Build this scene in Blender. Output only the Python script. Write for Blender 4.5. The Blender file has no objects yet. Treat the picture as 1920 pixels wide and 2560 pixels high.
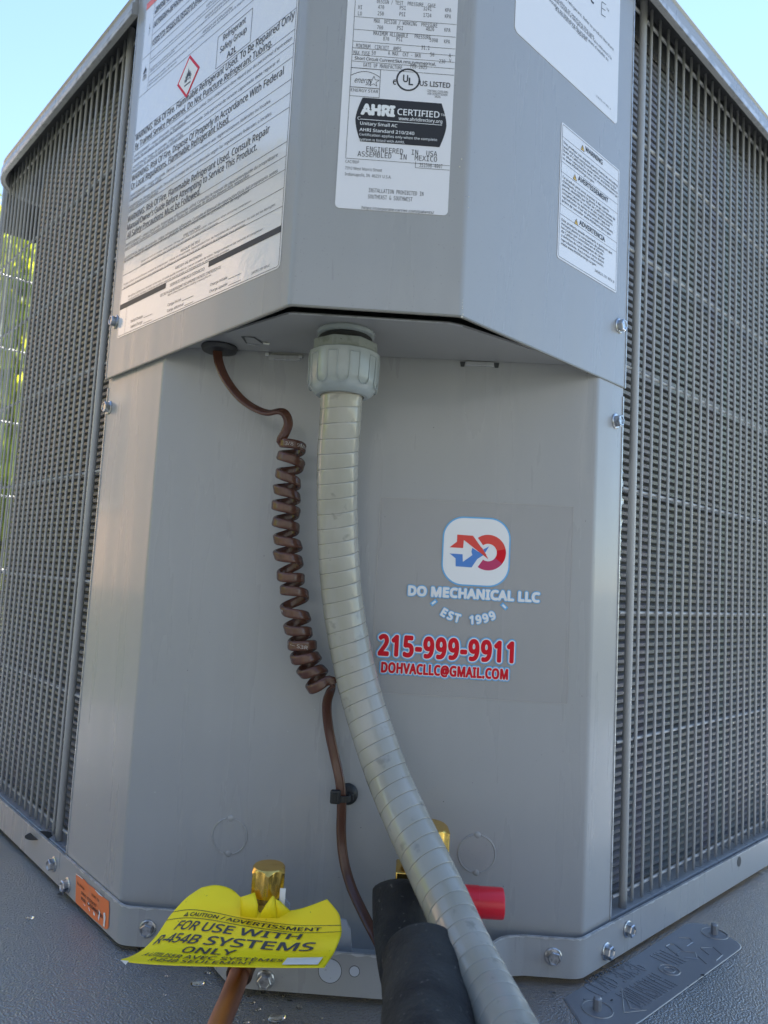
import bpy, bmesh, math, random
from mathutils import Vector, Matrix
random.seed(7)
scene = bpy.context.scene
COL = scene.collection
PI = math.pi

# ------------------------------------------------------------------ camera
CZ = 0.236                                  # camera height above the pad (metres)
FPX, YAW, PITCH, ROLL = 1821.2, -.03904, .08933, .05404      # focal length on a 1920 x 2560 frame
FW = Vector((math.sin(YAW)*math.cos(PITCH), math.cos(YAW)*math.cos(PITCH), math.sin(PITCH)))
_r = Vector((math.cos(YAW), -math.sin(YAW), 0)); _u = _r.cross(FW)
RT = _r*math.cos(ROLL) + _u*math.sin(ROLL)
UP = _u*math.cos(ROLL) - _r*math.sin(ROLL)
cam_d = bpy.data.cameras.new('camera'); cam = bpy.data.objects.new('camera', cam_d); COL.objects.link(cam)
cam.matrix_world = Matrix(((RT.x, UP.x, -FW.x, 0), (RT.y, UP.y, -FW.y, 0), (RT.z, UP.z, -FW.z, CZ), (0, 0, 0, 1)))
cam_d.sensor_fit = 'VERTICAL'; cam_d.sensor_height = 36; cam_d.lens = FPX*36/2560
cam_d.clip_start = .01; cam_d.clip_end = 500
cam_d.dof.use_dof = True; cam_d.dof.focus_distance = .45; cam_d.dof.aperture_fstop = 14
scene.camera = cam

# ------------------------------------------------------------------ sky and sun
SUN_AZ, SUN_EL = math.radians(17), math.radians(54)     # azimuth from +Y towards +X
w = bpy.data.worlds.new('World'); scene.world = w; w.use_nodes = True
nt = w.node_tree; bg = nt.nodes['Background']
sky = nt.nodes.new('ShaderNodeTexSky'); sky.sky_type = 'NISHITA'; sky.sun_disc = False
sky.sun_elevation = SUN_EL; sky.sun_rotation = SUN_AZ; sky.air_density = 1.0; sky.dust_density = .0; sky.ozone_density = 1.0
hs = nt.nodes.new('ShaderNodeHueSaturation'); hs.inputs['Saturation'].default_value = 1.0      # thin summer haze takes some blue out of the whole sky
nt.links.new(sky.outputs[0], hs.inputs['Color']); nt.links.new(hs.outputs[0], bg.inputs[0]); bg.inputs[1].default_value = .08
sd = bpy.data.lights.new('sun', 'SUN'); sd.energy = 4.5; sd.angle = math.radians(.5); sd.color = (1, .95, .87)
so = bpy.data.objects.new('sun', sd); COL.objects.link(so)
sdir = Vector((math.sin(SUN_AZ)*math.cos(SUN_EL), math.cos(SUN_AZ)*math.cos(SUN_EL), math.sin(SUN_EL)))
so.rotation_euler = sdir.to_track_quat('Z', 'Y').to_euler(); so.location = sdir*5
scene.view_settings.view_transform = 'Standard'; scene.view_settings.look = 'None'
scene.view_settings.exposure = 2.12; scene.view_settings.gamma = 1

# ------------------------------------------------------------------ photo geometry: where a line of sight meets a real surface
O = Vector((0, 0, CZ))
def ray(x, y): return FW + RT*((x-960)/FPX) - UP*((y-1280)/FPX)
def hit(x, y, n, c):
    d = ray(x, y); n = Vector(n); return O + d*((c - n.dot(O))/n.dot(d))
def Yp(x, y, Y): return hit(x, y, (0, 1, 0), Y)
def Zp(x, y, Z): return hit(x, y, (0, 0, 1), Z)
class Plane:
    """a vertical plane through a and b (plan points); u runs from a to b, n faces the viewer"""
    def __init__(s, a, b):
        s.a = Vector((a[0], a[1], 0)); s.u = (Vector((b[0], b[1], 0))-s.a).normalized(); s.n = Vector((s.u.y, -s.u.x, 0))
    def hit(s, x, y): return hit(x, y, s.n, s.n.dot(s.a))
    def uv(s, x, y):
        p = s.hit(x, y); return ((p-s.a).dot(s.u), p.z)
    def P(s, u, v, l=0): return s.a + s.u*u + Vector((0, 0, v)) + s.n*l

# ------------------------------------------------------------------ mesh helpers
def tag(o, label=None, cat=None, group=None, kind=None):
    if label: o['label'] = label
    if cat: o['category'] = cat
    if group: o['group'] = group
    if kind: o['kind'] = kind
    return o
def empty(name, loc, label, cat, group=None):
    o = bpy.data.objects.new(name, None); COL.objects.link(o); o.location = loc; o.empty_display_size = .02
    return tag(o, label, cat, group)
def wl(o):
    v = Vector((0, 0, 0))
    while o: v += o.location; o = o.parent
    return v
class MB:
    def __init__(s): s.v = []; s.f = []; s.m = []; s.mi = 0
    def add(s, vs, fs):
        o = len(s.v); s.v += [Vector(q) for q in vs]; s.f += [[i+o for i in f] for f in fs]; s.m += [s.mi]*len(fs)
    def box(s, c, d, ax=None):
        ax = ax or (Vector((1, 0, 0)), Vector((0, 1, 0)), Vector((0, 0, 1)))
        c = Vector(c); vs = [c+ax[0]*(i*d[0]/2)+ax[1]*(j*d[1]/2)+ax[2]*(k*d[2]/2) for i in (-1, 1) for j in (-1, 1) for k in (-1, 1)]
        s.add(vs, [(0, 1, 3, 2), (4, 6, 7, 5), (0, 4, 5, 1), (2, 3, 7, 6), (0, 2, 6, 4), (1, 5, 7, 3)])
    def rings(s, R, closed=True, cap=True):
        n = len(R[0]); vs = [p for r in R for p in r]; fs = []
        for i in range(len(R)-1):
            for j in range(n if closed else n-1):
                k = (j+1) % n; fs.append((i*n+j, i*n+k, (i+1)*n+k, (i+1)*n+j))
        if cap and closed: fs.append(tuple(range(n-1, -1, -1))); fs.append(tuple((len(R)-1)*n+j for j in range(n)))
        s.add(vs, fs)
    def tube(s, pts, r, n=10, cap=True):
        pts = [Vector(p) for p in pts]; R = []; prev = None
        for i, p in enumerate(pts):
            t = (pts[min(i+1, len(pts)-1)]-pts[max(i-1, 0)]).normalized()
            if prev is None: a = t.orthogonal().normalized()
            else: a = (prev-t*prev.dot(t)).normalized()
            prev = a; b = t.cross(a); rr = r[i] if isinstance(r, (list, tuple)) else r
            R.append([p+a*(rr*math.cos(2*PI*k/n))+b*(rr*math.sin(2*PI*k/n)) for k in range(n)])
        s.rings(R, cap=cap)
    def lathe(s, c, ax, prof, n=32, cap=True, fn=None):
        """prof: (distance along ax, radius)"""
        c = Vector(c); ax = Vector(ax).normalized(); a = (Vector((0, 0, 1)) if abs(ax.z) < .9 else Vector((1, 0, 0)))
        a = (a-ax*a.dot(ax)).normalized(); b = ax.cross(a); R = []
        for (h, r) in prof:
            R.append([c+ax*h+(a*math.cos(2*PI*k/n)+b*math.sin(2*PI*k/n))*(r*(fn(k/n, h) if fn else 1)) for k in range(n)])
        s.rings(R, cap=cap)
    def prism(s, poly, z0, z1):
        n = len(poly); vs = [(p[0], p[1], z0) for p in poly]+[(p[0], p[1], z1) for p in poly]
        s.add(vs, [tuple(range(n-1, -1, -1)), tuple(range(n, 2*n))]+[(i, (i+1) % n, n+(i+1) % n, n+i) for i in range(n)])
    def build(s, name, mat, parent=None, smooth=False, label=None, bevel=0):
        me = bpy.data.meshes.new(name); base = wl(parent)
        me.from_pydata([v-base for v in s.v], [], s.f); me.update()
        mats = mat if isinstance(mat, (list, tuple)) else [mat]
        for m in mats: me.materials.append(m)
        if len(mats) > 1: me.polygons.foreach_set('material_index', s.m)
        bm = bmesh.new(); bm.from_mesh(me); bmesh.ops.recalc_face_normals(bm, faces=bm.faces); bm.to_mesh(me); bm.free()
        if smooth:
            me.shade_smooth()
            try: me.set_sharp_from_angle(angle=math.radians(smooth if smooth > 1 else 40))
            except Exception: pass
        o = bpy.data.objects.new(name, me); COL.objects.link(o)
        if parent: o.parent = parent
        if label: o['label'] = label
        if bevel:
            b = o.modifiers.new('bevel', 'BEVEL'); b.width = bevel; b.segments = 2; b.limit_method = 'ANGLE'
        return o
def fillet(poly, rad, seg=6):
    """round the inner corners of an open plan path"""
    P = [Vector((p[0], p[1])) for p in poly]; out = [P[0]]
    for i in range(1, len(P)-1):
        a, b, c = P[i-1], P[i], P[i+1]; r = rad[i-1] if isinstance(rad, (list, tuple)) else rad
        d1 = (a-b).normalized(); d2 = (c-b).normalized(); ang = d1.angle(d2)/2
        if ang > 1.56 or r <= 0: out.append(b); continue
        t = min(r/math.tan(ang), (a-b).length*.48, (c-b).length*.48); p0 = b+d1*t; p1 = b+d2*t
        for k in range(seg+1):
            q = k/seg; out.append(p0*(1-q)**2+b*(2*q*(1-q))+p1*q*q)
    out.append(P[-1]); return out
def offs(path, d):
    """offset an open plan path by d to its left-hand normal (x: -y)"""
    out = []
    for i, p in enumerate(path):
        t1 = (path[i]-path[i-1]).normalized() if i else None
        t2 = (path[i+1]-path[i]).normalized() if i < len(path)-1 else None
        if t1 is None: t1 = t2
        if t2 is None: t2 = t1
        n1 = Vector((t1.y, -t1.x)); n2 = Vector((t2.y, -t2.x)); m = (n1+n2).normalized()
        out.append(p+m*(d/max(.3, m.dot(n1))))
    return out
def wallsweep(mb, path, prof):
    """sweep profile points (outward offset, z) along a plan path, closed profile"""
    lines = [[(q.x, q.y, z) for q in offs(path, o)] for (o, z) in prof]
    R = [[lines[j][i] for j in range(len(prof))] for i in range(len(path))]
    mb.rings(R)
def spline(pts, n=12):
    P = [Vector(p) for p in pts]; P = [P[0]*2-P[1]]+P+[P[-1]*2-P[-2]]; out = []
    for i in range(1, len(P)-2):
        for k in range(n):
            t = k/n; a, b, c, d = P[i-1:i+3]
            out.append(.5*((2*b)+(c-a)*t+(2*a-5*b+4*c-d)*t*t+(3*b-a-3*c+d)*t**3))
    out.append(P[-2]); return out

# ------------------------------------------------------------------ materials
def mat(name, col, rough=.5, metal=0, coat=0, noise=None, bump=None, spec=None, trans=0, alpha=1):
    m = bpy.data.materials.new(name); m.use_nodes = True; t = m.node_tree; b = t.nodes['Principled BSDF']
    b.inputs['Base Color'].default_value = (*col, 1); b.inputs['Roughness'].default_value = rough; b.inputs['Metallic'].default_value = metal
    b.inputs['Coat Weight'].default_value = coat; b.inputs['Coat Roughness'].default_value = .08
    if spec is not None: b.inputs['Specular IOR Level'].default_value = spec
    b.inputs['Transmission Weight'].default_value = trans; b.inputs['Alpha'].default_value = alpha
    tc = t.nodes.new('ShaderNodeTexCoord')
    def nz(scale, detail=3, rough_=.5, stretch=None):
        n = t.nodes.new('ShaderNodeTexNoise'); n.inputs['Scale'].default_value = scale; n.inputs['Detail'].default_value = detail; n.inputs['Roughness'].default_value = rough_
        if stretch:
            mp = t.nodes.new('ShaderNodeMapping'); mp.inputs['Scale'].default_value = stretch; t.links.new(tc.outputs['Object'], mp.inputs[0]); t.links.new(mp.outputs[0], n.inputs['Vector'])
        else: t.links.new(tc.outputs['Object'], n.inputs['Vector'])
        return n
    for (scale, c2, lo, hi) in (noise or []):
        n = nz(scale); r = t.nodes.new('ShaderNodeMapRange'); r.interpolation_type = 'SMOOTHSTEP'; r.inputs[1].default_value = lo; r.inputs[2].default_value = hi
        mx = t.nodes.new('ShaderNodeMix'); mx.data_type = 'RGBA'
        src = b.inputs['Base Color'].links[0].from_socket if b.inputs['Base Color'].links else None
        t.links.new(n.outputs['Fac'], r.inputs[0]); t.links.new(r.outputs[0], mx.inputs[0])
        if src: t.links.new(src, mx.inputs[6])
        else: mx.inputs[6].default_value = (*col, 1)
        mx.inputs[7].default_value = (*c2, 1); t.links.new(mx.outputs[2], b.inputs['Base Color'])
    prev = None
    for (scale, strength, dist) in (bump or []):
        n = nz(scale, 4, .6); bp = t.nodes.new('ShaderNodeBump'); bp.inputs['Strength'].default_value = strength; bp.inputs['Distance'].default_value = dist
        t.links.new(n.outputs['Fac'], bp.inputs['Height'])
        if prev: t.links.new(prev.outputs[0], bp.inputs['Normal'])
        prev = bp
    if prev: t.links.new(prev.outputs[0], b.inputs['Normal'])
    return m
M = {}
M['paint'] = mat('grey_paint', (.325, .333, .345), .30, 0, .25, noise=[(4, (.34, .35, .358), .2, .8), (900, (.26, .265, .275), .68, .72)], bump=[(1400, .10, .0004), (14, .25, .0012)])
M['inner_shade'] = mat('dark_inner_shade', (.045, .05, .055), .5)  # near-black colour standing in for shade inside cavities and openings
M['edge'] = mat('bare_sheet_edge', (.56, .58, .60), .35, .5, noise=[(160, (.42, .43, .44), .45, .6)])
M['zinc'] = mat('zinc_screw', (.55, .56, .58), .28, 1, noise=[(260, (.30, .31, .32), .45, .65)], bump=[(500, .5, .0004)])
M['wire'] = mat('painted_wire', (.42, .43, .435), .38, 0, .1)
M['black'] = mat('black_print', (.02, .02, .022), .45)
M['grey_print'] = mat('grey_print', (.06, .06, .065), .45)
M['white_print'] = mat('white_print', (.82, .84, .86), .35)
M['red_print'] = mat('red_print', (.66, .006, .022), .4, spec=.2)
M['red2'] = mat('bright_red_print', (.72, .05, .04), .35)
M['magenta'] = mat('magenta_print', (.50, .02, .13), .35)
M['blue_print'] = mat('blue_print', (.06, .22, .62), .35)
M['lblue'] = mat('light_blue_print', (.12, .42, .78), .35)
M['orange'] = mat('orange_label', (.85, .20, .05), .4, noise=[(120, (.72, .24, .10), .5, .75)])
M['header'] = mat('orange_header', (.85, .13, .05), .3)
M['gold'] = mat('yellow_triangle', (.80, .50, .06), .4)
M['label'] = mat('glossy_white_label', (.76, .77, .80), .12, 0, .6, bump=[(60, .10, .003), (14, .10, .01)])
M['label_matt'] = mat('white_label', (.76, .77, .81), .32, bump=[(60, .12, .002)])
M['yellow'] = mat('yellow_tag', (1.0, .80, .008), .55, noise=[(420, (.45, .38, .02), .70, .74), (30, (.97, .74, .008), .45, .65)], bump=[(40, .2, .002)])
M['tagback'] = mat('tag_paper_edge', (.75, .75, .72), .6)
M['pvc'] = mat('grey_pvc', (.29, .33, .335), .26, 0, .3, noise=[(50, (.34, .38, .385), .4, .7)], bump=[(220, .15, .0006)])
M['pvc_rough'] = mat('weathered_pvc', (.24, .27, .255), .5, noise=[(140, (.16, .18, .16), .5, .7), (700, (.05, .05, .05), .70, .73)], bump=[(400, .4, .0006)])
M['conduit'] = mat('conduit_jacket', (.32, .315, .27), .20, 0, .4, noise=[(28, (.37, .365, .33), .4, .7), (110, (.25, .245, .22), .60, .72)], bump=[(90, .08, .0006)])
M['rubber'] = mat('black_rubber', (.02, .022, .025), .45)
M['cable'] = mat('brown_cable', (.085, .036, .024), .26, 0, .2, noise=[(60, (.11, .046, .03), .4, .7)], bump=[(150, .2, .0005)])
M['foam'] = mat('black_foam', (.018, .018, .0185), .95, noise=[(45, (.036, .036, .034), .4, .65), (380, (.10, .095, .085), .64, .74)], bump=[(320, 1, .0012), (60, .6, .003)])
M['copper'] = mat('copper_pipe', (.66, .34, .25), .38, 1, noise=[(40, (.36, .14, .09), .42, .62), (12, (.58, .26, .17), .45, .6)], bump=[(60, .2, .001)])
M['solder'] = mat('burnt_copper', (.09, .05, .035), .5, .6, noise=[(120, (.20, .10, .05), .5, .7)])
M['brass'] = mat('brass', (.78, .52, .14), .27, 1, noise=[(160, (.60, .38, .09), .5, .75)], bump=[(300, .3, .0004)])
M['redcap'] = mat('red_plastic', (.70, .010, .028), .3, 0, .1)
M['alu'] = mat('foil', (.78, .78, .78), .22, 1, bump=[(160, 1, .002)])
M['pale'] = mat('sky_tinted_metal', (.52, .57, .66), .38, .2, noise=[(500, (.2, .22, .25), .67, .72)])  # pale blue of the reflected sky put into the colour
M['water'] = mat('water', (1, 1, 1), .02, 0, 0, trans=1); M['water'].node_tree.nodes['Principled BSDF'].inputs['IOR'].default_value = 1.33
def film_mat():
    m = mat('clear_film', (.55, .53, .52), .10, 0, 0, bump=[(16, .05, .004)]); b = m.node_tree.nodes['Principled BSDF']; b.inputs['Alpha'].default_value = .22; return m
M['film'] = film_mat(); M['film_edge'] = mat('film_edge', (.46, .45, .45), .2)
def uneven(m, lo, hi, scale=7):
    t = m.node_tree; b = t.nodes['Principled BSDF']; tc = t.nodes.new('ShaderNodeTexCoord'); n = t.nodes.new('ShaderNodeTexNoise'); n.inputs['Scale'].default_value = scale; n.inputs['Detail'].default_value = 1
    r = t.nodes.new('ShaderNodeMapRange'); r.interpolation_type = 'SMOOTHSTEP'; r.inputs[1].default_value = .1; r.inputs[2].default_value = .9; r.inputs[3].default_value = lo; r.inputs[4].default_value = hi
    t.links.new(tc.outputs['Object'], n.inputs['Vector']); t.links.new(n.outputs['Fac'], r.inputs[0]); t.links.new(r.outputs[0], b.inputs['Roughness'])
def streaks(m):
    # dust and rain streaks: faint tall smears, lighter and duller than the paint
    t = m.node_tree; b = t.nodes['Principled BSDF']; tc = t.nodes.new('ShaderNodeTexCoord'); mp = t.nodes.new('ShaderNodeMapping'); mp.inputs['Scale'].default_value = (55, 55, 5)
    n = t.nodes.new('ShaderNodeTexNoise'); n.inputs['Scale'].default_value = 1; n.inputs['Detail'].default_value = 5
    r = t.nodes.new('ShaderNodeMapRange'); r.interpolation_type = 'SMOOTHSTEP'; r.inputs[1].default_value = .48; r.inputs[2].default_value = .85; r.inputs[4].default_value = .11
    mx = t.nodes.new('ShaderNodeMix'); mx.data_type = 'RGBA'; mx.inputs[7].default_value = (.47, .47, .46, 1); src = b.inputs['Base Color'].links[0].from_socket
    t.links.new(tc.outputs['Object'], mp.inputs[0]); t.links.new(mp.outputs[0], n.inputs['Vector']); t.links.new(n.outputs['Fac'], r.inputs[0]); t.links.new(r.outputs[0], mx.inputs[0]); t.links.new(src, mx.inputs[6]); t.links.new(mx.outputs[2], b.inputs['Base Color'])
    r2 = t.nodes.new('ShaderNodeMapRange'); r2.interpolation_type = 'SMOOTHSTEP'; r2.inputs[1].default_value = .3; r2.inputs[2].default_value = .8; r2.inputs[3].default_value = .25; r2.inputs[4].default_value = .42
    t.links.new(n.outputs['Fac'], r2.inputs[0]); t.links.new(r2.outputs[0], b.inputs['Roughness'])
M['paint_clean'] = mat('shaded_grey_paint', (.27, .275, .28), .30, 0, .2, bump=[(1400, .10, .0004)])  # same paint without streaks, coloured darker for the shaded underside
streaks(M['paint'])
def pad_mat():
    m = mat('pebbled_plastic', (.14, .15, .165), .27, noise=[(6, (.055, .06, .065), .42, .70)]); m.node_tree.nodes['Principled BSDF'].inputs['IOR'].default_value = 2.9; t = m.node_tree; b = t.nodes['Principled BSDF']
    tc = t.nodes.new('ShaderNodeTexCoord')
    v = t.nodes.new('ShaderNodeTexNoise'); v.inputs['Scale'].default_value = 760; v.inputs['Detail'].default_value = 2; t.links.new(tc.outputs['Object'], v.inputs['Vector'])
    bp = t.nodes.new('ShaderNodeBump'); bp.inputs['Strength'].default_value = .7; bp.inputs['Distance'].default_value = .0018
    t.links.new(v.outputs['Fac'], bp.inputs['Height']); 
    n2 = t.nodes.new('ShaderNodeTexNoise'); n2.inputs['Scale'].default_value = 8; t.links.new(tc.outputs['Object'], n2.inputs['Vector'])
    b2 = t.nodes.new('ShaderNodeBump'); b2.inputs['Strength'].default_value = .3; b2.inputs['Distance'].default_value = .008
    t.links.new(n2.outputs['Fac'], b2.inputs['Height']); t.links.new(b2.outputs[0], bp.inputs['Normal']); t.links.new(bp.outputs[0], b.inputs['Normal'])
    return m
M['pad'] = pad_mat()
M['pad_smooth'] = mat('smooth_plastic', (.13, .14, .16), .42, 0, 0, bump=[(30, .15, .003)])
M['pad_smooth'].node_tree.nodes['Principled BSDF'].inputs['IOR'].default_value = 2.4
def coil_mat():
    m = mat('coil_fins', (.23, .24, .25), .42, .35); t = m.node_tree; b = t.nodes['Principled BSDF']
    tc = t.nodes.new('ShaderNodeTexCoord'); wv = t.nodes.new('ShaderNodeTexWave'); wv.wave_type = 'BANDS'; wv.bands_direction = 'X'; wv.inputs['Scale'].default_value = 300; wv.inputs['Distortion'].default_value = .6; wv.inputs['Detail'].default_value = 1
    t.links.new(tc.outputs['Object'], wv.inputs['Vector'])
    n = t.nodes.new('ShaderNodeTexNoise'); n.inputs['Scale'].default_value = 120; t.links.new(tc.outputs['Object'], n.inputs['Vector'])
    r = t.nodes.new('ShaderNodeValToRGB'); r.color_ramp.elements[0].color = (.06, .062, .065, 1); r.color_ramp.elements[1].color = (.34, .35, .36, 1); r.color_ramp.elements[1].position = .6
    mx = t.nodes.new('ShaderNodeMix'); mx.data_type = 'RGBA'; mx.blend_type = 'MULTIPLY'; mx.inputs[0].default_value = .35
    t.links.new(wv.outputs['Fac'], r.inputs[0]); t.links.new(r.outputs[0], mx.inputs[6]); t.links.new(n.outputs['Color'], mx.inputs[7]); t.links.new(mx.outputs[2], b.inputs['Base Color'])
    return m
M['coil'] = coil_mat()
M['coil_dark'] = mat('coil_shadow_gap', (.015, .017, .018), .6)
M['leaf'] = mat('leaf', (.26, .36, .03), .6, noise=[(1.5, (.12, .22, .02), .45, .65)]); _b = M['leaf'].node_tree.nodes['Principled BSDF']
_b.inputs['Transmission Weight'].default_value = 0
def leaf_mat():
    m = M['leaf']; t = m.node_tree; b = t.nodes['Principled BSDF']; o = t.nodes['Material Output']
    tr = t.nodes.new('ShaderNodeBsdfTranslucent'); tr.inputs[0].default_value = (.80, .85, .04, 1); mx = t.nodes.new('ShaderNodeMixShader'); mx.inputs[0].default_value = .6
    t.links.new(b.outputs[0], mx.inputs[1]); t.links.new(tr.outputs[0], mx.inputs[2]); t.links.new(mx.outputs[0], o.inputs[0])
leaf_mat()
M['bark'] = mat('bark', (.10, .07, .05), .9, bump=[(30, .8, .02)])
M['ground'] = mat('dry_lawn', (.10, .11, .05), .9, noise=[(3, (.14, .13, .07), .4, .6), (60, (.05, .07, .025), .5, .65)], bump=[(80, 1, .03)])
M['stucco'] = mat('fill_stucco', (.20, .20, .20), .9, bump=[(60, .4, .004)])  # grey set by how much fill the unseen house should bounce
M['peach'] = mat('peach_stucco', (.66, .44, .30), .9, bump=[(60, .4, .004)])
M['roof'] = mat('shingle_roof', (.16, .12, .10), .9, bump=[(30, .6, .01)])
M['glass'] = mat('window_glass', (.05, .06, .07), .05, 0, 0)
M['whitewood'] = mat('white_trim', (.75, .74, .72), .5)

# ------------------------------------------------------------------ flat print
import os
def load_font(fn):
    # lettering faces that ship with Blender itself; the built-in face is used when they are absent
    try:
        p = os.path.join(bpy.utils.system_resource('DATAFILES'), 'fonts', fn)
        return bpy.data.fonts.load(p) if os.path.exists(p) else None
    except Exception: return None
SANS, MONO = load_font('NotoSansKhmer-VariableFont_wdth,wght.woff2'), load_font('DejaVuSansMono.woff2')
FACE = [SANS]; _tc = {}; _cap = {}
def raw_text(s, res, sp):
    face = FACE[0]; k = (s, res, sp, face.name if face else '')
    if k in _tc: return _tc[k]
    cu = bpy.data.curves.new('t', 'FONT'); cu.body = s; cu.size = 1; cu.font = face or cu.font; cu.resolution_u = res; cu.fill_mode = 'BOTH'; cu.space_character = sp
    ob = bpy.data.objects.new('t', cu); COL.objects.link(ob)
    dg = bpy.context.evaluated_depsgraph_get(); me = bpy.data.meshes.new_from_object(ob.evaluated_get(dg))
    vs = [(v.co.x, v.co.y) for v in me.vertices]; fs = [tuple(p.vertices) for p in me.polygons]
    bpy.data.objects.remove(ob); bpy.data.curves.remove(cu); bpy.data.meshes.remove(me)
    _tc[k] = (vs, fs); return _tc[k]
STEP = .000006
def text_shape(s, bold=0, res=1, shear=0, sp=1):
    """lettering with cap height 1 starting at x = 0; heavier strokes by overlaid shifted copies, each a hair higher"""
    f = FACE[0].name if FACE[0] else ''
    if f not in _cap: _cap[f] = max(q[1] for q in raw_text('H', 2, 1)[0])
    c = _cap[f]; vs, fs = raw_text(s, res, sp)
    if not vs: return [], []
    x0 = min(v[0] for v in vs); vs = [((x-x0)/c+shear*y/c, y/c) for x, y in vs]
    if bold <= 0: return [(x, y, 0) for x, y in vs], fs
    V, F = [], []; n = 8 if bold < .08 else 12; rings_ = (bold,) if bold < .07 else (bold, bold*.5)
    sh = [(0, 0)]+[(b*math.cos(2*PI*k/n), b*math.sin(2*PI*k/n)) for b in rings_ for k in range(n)]
    for k, (dx, dy) in enumerate(sh):
        o = len(V); V += [(x+dx, y+dy, k*STEP) for x, y in vs]; F += [tuple(i+o for i in g) for g in fs]
    return V, F
class Print:
    """collects flat lettering on a plane, one layer per material"""
    def __init__(s, plane): s.p = plane; s.L = {}
    def mb(s, m): return s.L.setdefault(m, MB())
    def poly(s, pts, m, lift=.0001):
        s.mb(m).add([s.p.P(u, v, lift) for u, v in pts], [tuple(range(len(pts)))])
    def line(s, a, b, wd, m='black', lift=.0001):
        d = Vector((b[0]-a[0], b[1]-a[1])); 
        if d.length == 0: return
        n = Vector((-d.y, d.x)).normalized()*(wd/2)
        s.poly([(a[0]+n.x, a[1]+n.y), (b[0]+n.x, b[1]+n.y), (b[0]-n.x, b[1]-n.y), (a[0]-n.x, a[1]-n.y)], m, lift)
    def loop(s, pts, wd, m='black', lift=.0001):
        for i in range(len(pts)): s.line(pts[i], pts[(i+1) % len(pts)], wd, m, lift)
    def text(s, t, u, v, h, w=None, m='black', bold=0, lift=.0001, res=1, shear=0, rot=0, align=0):
        vs, fs = text_shape(t, bold, res, shear)
        if not vs: return 0
        W = max(q[0] for q in vs); sx = (w/W) if w else h
        if align == 1: u -= W*sx/2
        c, sn = math.cos(rot), math.sin(rot); out = []
        for x, y, z_ in vs:
            a, b = x*sx, y*h; out.append(s.p.P(u+a*c-b*sn, v+a*sn+b*c, lift+z_))
        s.mb(m).add(out, fs); return W*sx
    def build(s, parent, name='printed_text'):
        names = {'black': 'printed_text', 'white_print': 'white_print', 'red_print': 'red_print'}
        for m, mb in s.L.items(): mb.build(names.get(m, 'printed_mark'), M[m], parent)
class Leaning(Plane):
    """the label on this face is stuck on a little askew"""
    def __init__(s, a, b, u0): super().__init__(a, b); s.u0 = u0
    def uv(s, x, y):
        u, v = super().uv(x, y); k = u-s.u0; return (u, (v-CZ-.0281*k)/(1-.32*k)+CZ)
    def P(s, u, v, l=0):
        k = u-s.u0; w_ = v-CZ; return super().P(u, v-k*(.025+.32*(w_-.166)), l)
class Z:
    """reads positions measured in an enlarged crop of the photograph: origin and scale"""
    def __init__(s, plane, x0, y0, k): s.p, s.x0, s.y0, s.k = plane, x0, y0, k
    def n(s, x, y): return (s.x0+x/s.k, s.y0+y/s.k)
    def uv(s, x, y): return s.p.uv(*s.n(x, y))
def pline(pr, z, t, x, y, h, xe=None, m='black', bold=0, res=1, lift=.0001, dv=0):
    """a text line: start of baseline (x, y), cap height h, end xe, all read in crop z"""
    u, v = z.uv(x, y); v2 = z.uv(x, y-h)[1]; w = None
    if xe is not None:
        w = None; lo, hi = u, u+.6           # find u whose pixel x is xe on the same level
        for _ in range(30):
            mid = (lo+hi)/2; P = z.p.P(mid, v)-O; px = 960+FPX*RT.dot(P)/FW.dot(P)
            if (px-z.x0)*z.k < xe: lo = mid
            else: hi = mid
        w = lo-u
    pr.text(t, u, v+dv, v2-v, w, m, bold, lift, res)
def rrect(u0, v0, u1, v1, r, n=6):
    out = []
    for cx, cy, a in ((u1-r, v1-r, 0), (u0+r, v1-r, 90), (u0+r, v0+r, 180), (u1-r, v0+r, 270)):
        for k in range(n+1):
            t = math.radians(a+90*k/n); out.append((cx+r*math.cos(t), cy+r*math.sin(t)))
    return out
def sticker(name, plane, u0, v0, u1, v1, r, mt, parent, label, th=.0003):
    mb = MB(); pts = rrect(u0, v0, u1, v1, r); n = len(pts)
    mb.add([plane.P(u, v, .0001) for u, v in pts]+[plane.P(u, v, th) for u, v in pts], [tuple(range(n, 2*n))]+[(i, (i+1) % n, n+(i+1) % n, n+i) for i in range(n)])
    return mb.build(name, mt, parent, label=label)

# ------------------------------------------------------------------ plan of the unit
HB, HP = .13747+CZ, .14426+CZ             # bottom of the control box cover, floor plate of the control box
TOP = .432+CZ
v2 = lambda P: (P.x, P.y)
B0 = Vector((-.2362, .5316)); B1 = Vector((-.0691, .3638)); B2 = Vector((.0202, .3703)); B3 = Vector((.1434, .5032))*.982
YM = .47
C1 = Vector((-.1705, YM)); C2 = Vector((.1170, YM)); C0 = C1+Vector((-.0643, .0643)); C3 = C2+Vector((.0226, .0236))
Z1, Z2 = -.20994+CZ, -.23256+CZ           # base pan band: top and bottom
A1 = Vector((-.1655, .4622)); A2 = Vector((.1140, .4622))
dL = Vector((-.7071, .7071)); dR = Vector((.7071, .7071))
FARL, FARR = .62, .62
unit = empty('condenser_unit', (-.02, .75, 0), 'grey outdoor air conditioning condenser with its service corner facing the viewer', 'air conditioner')

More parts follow.
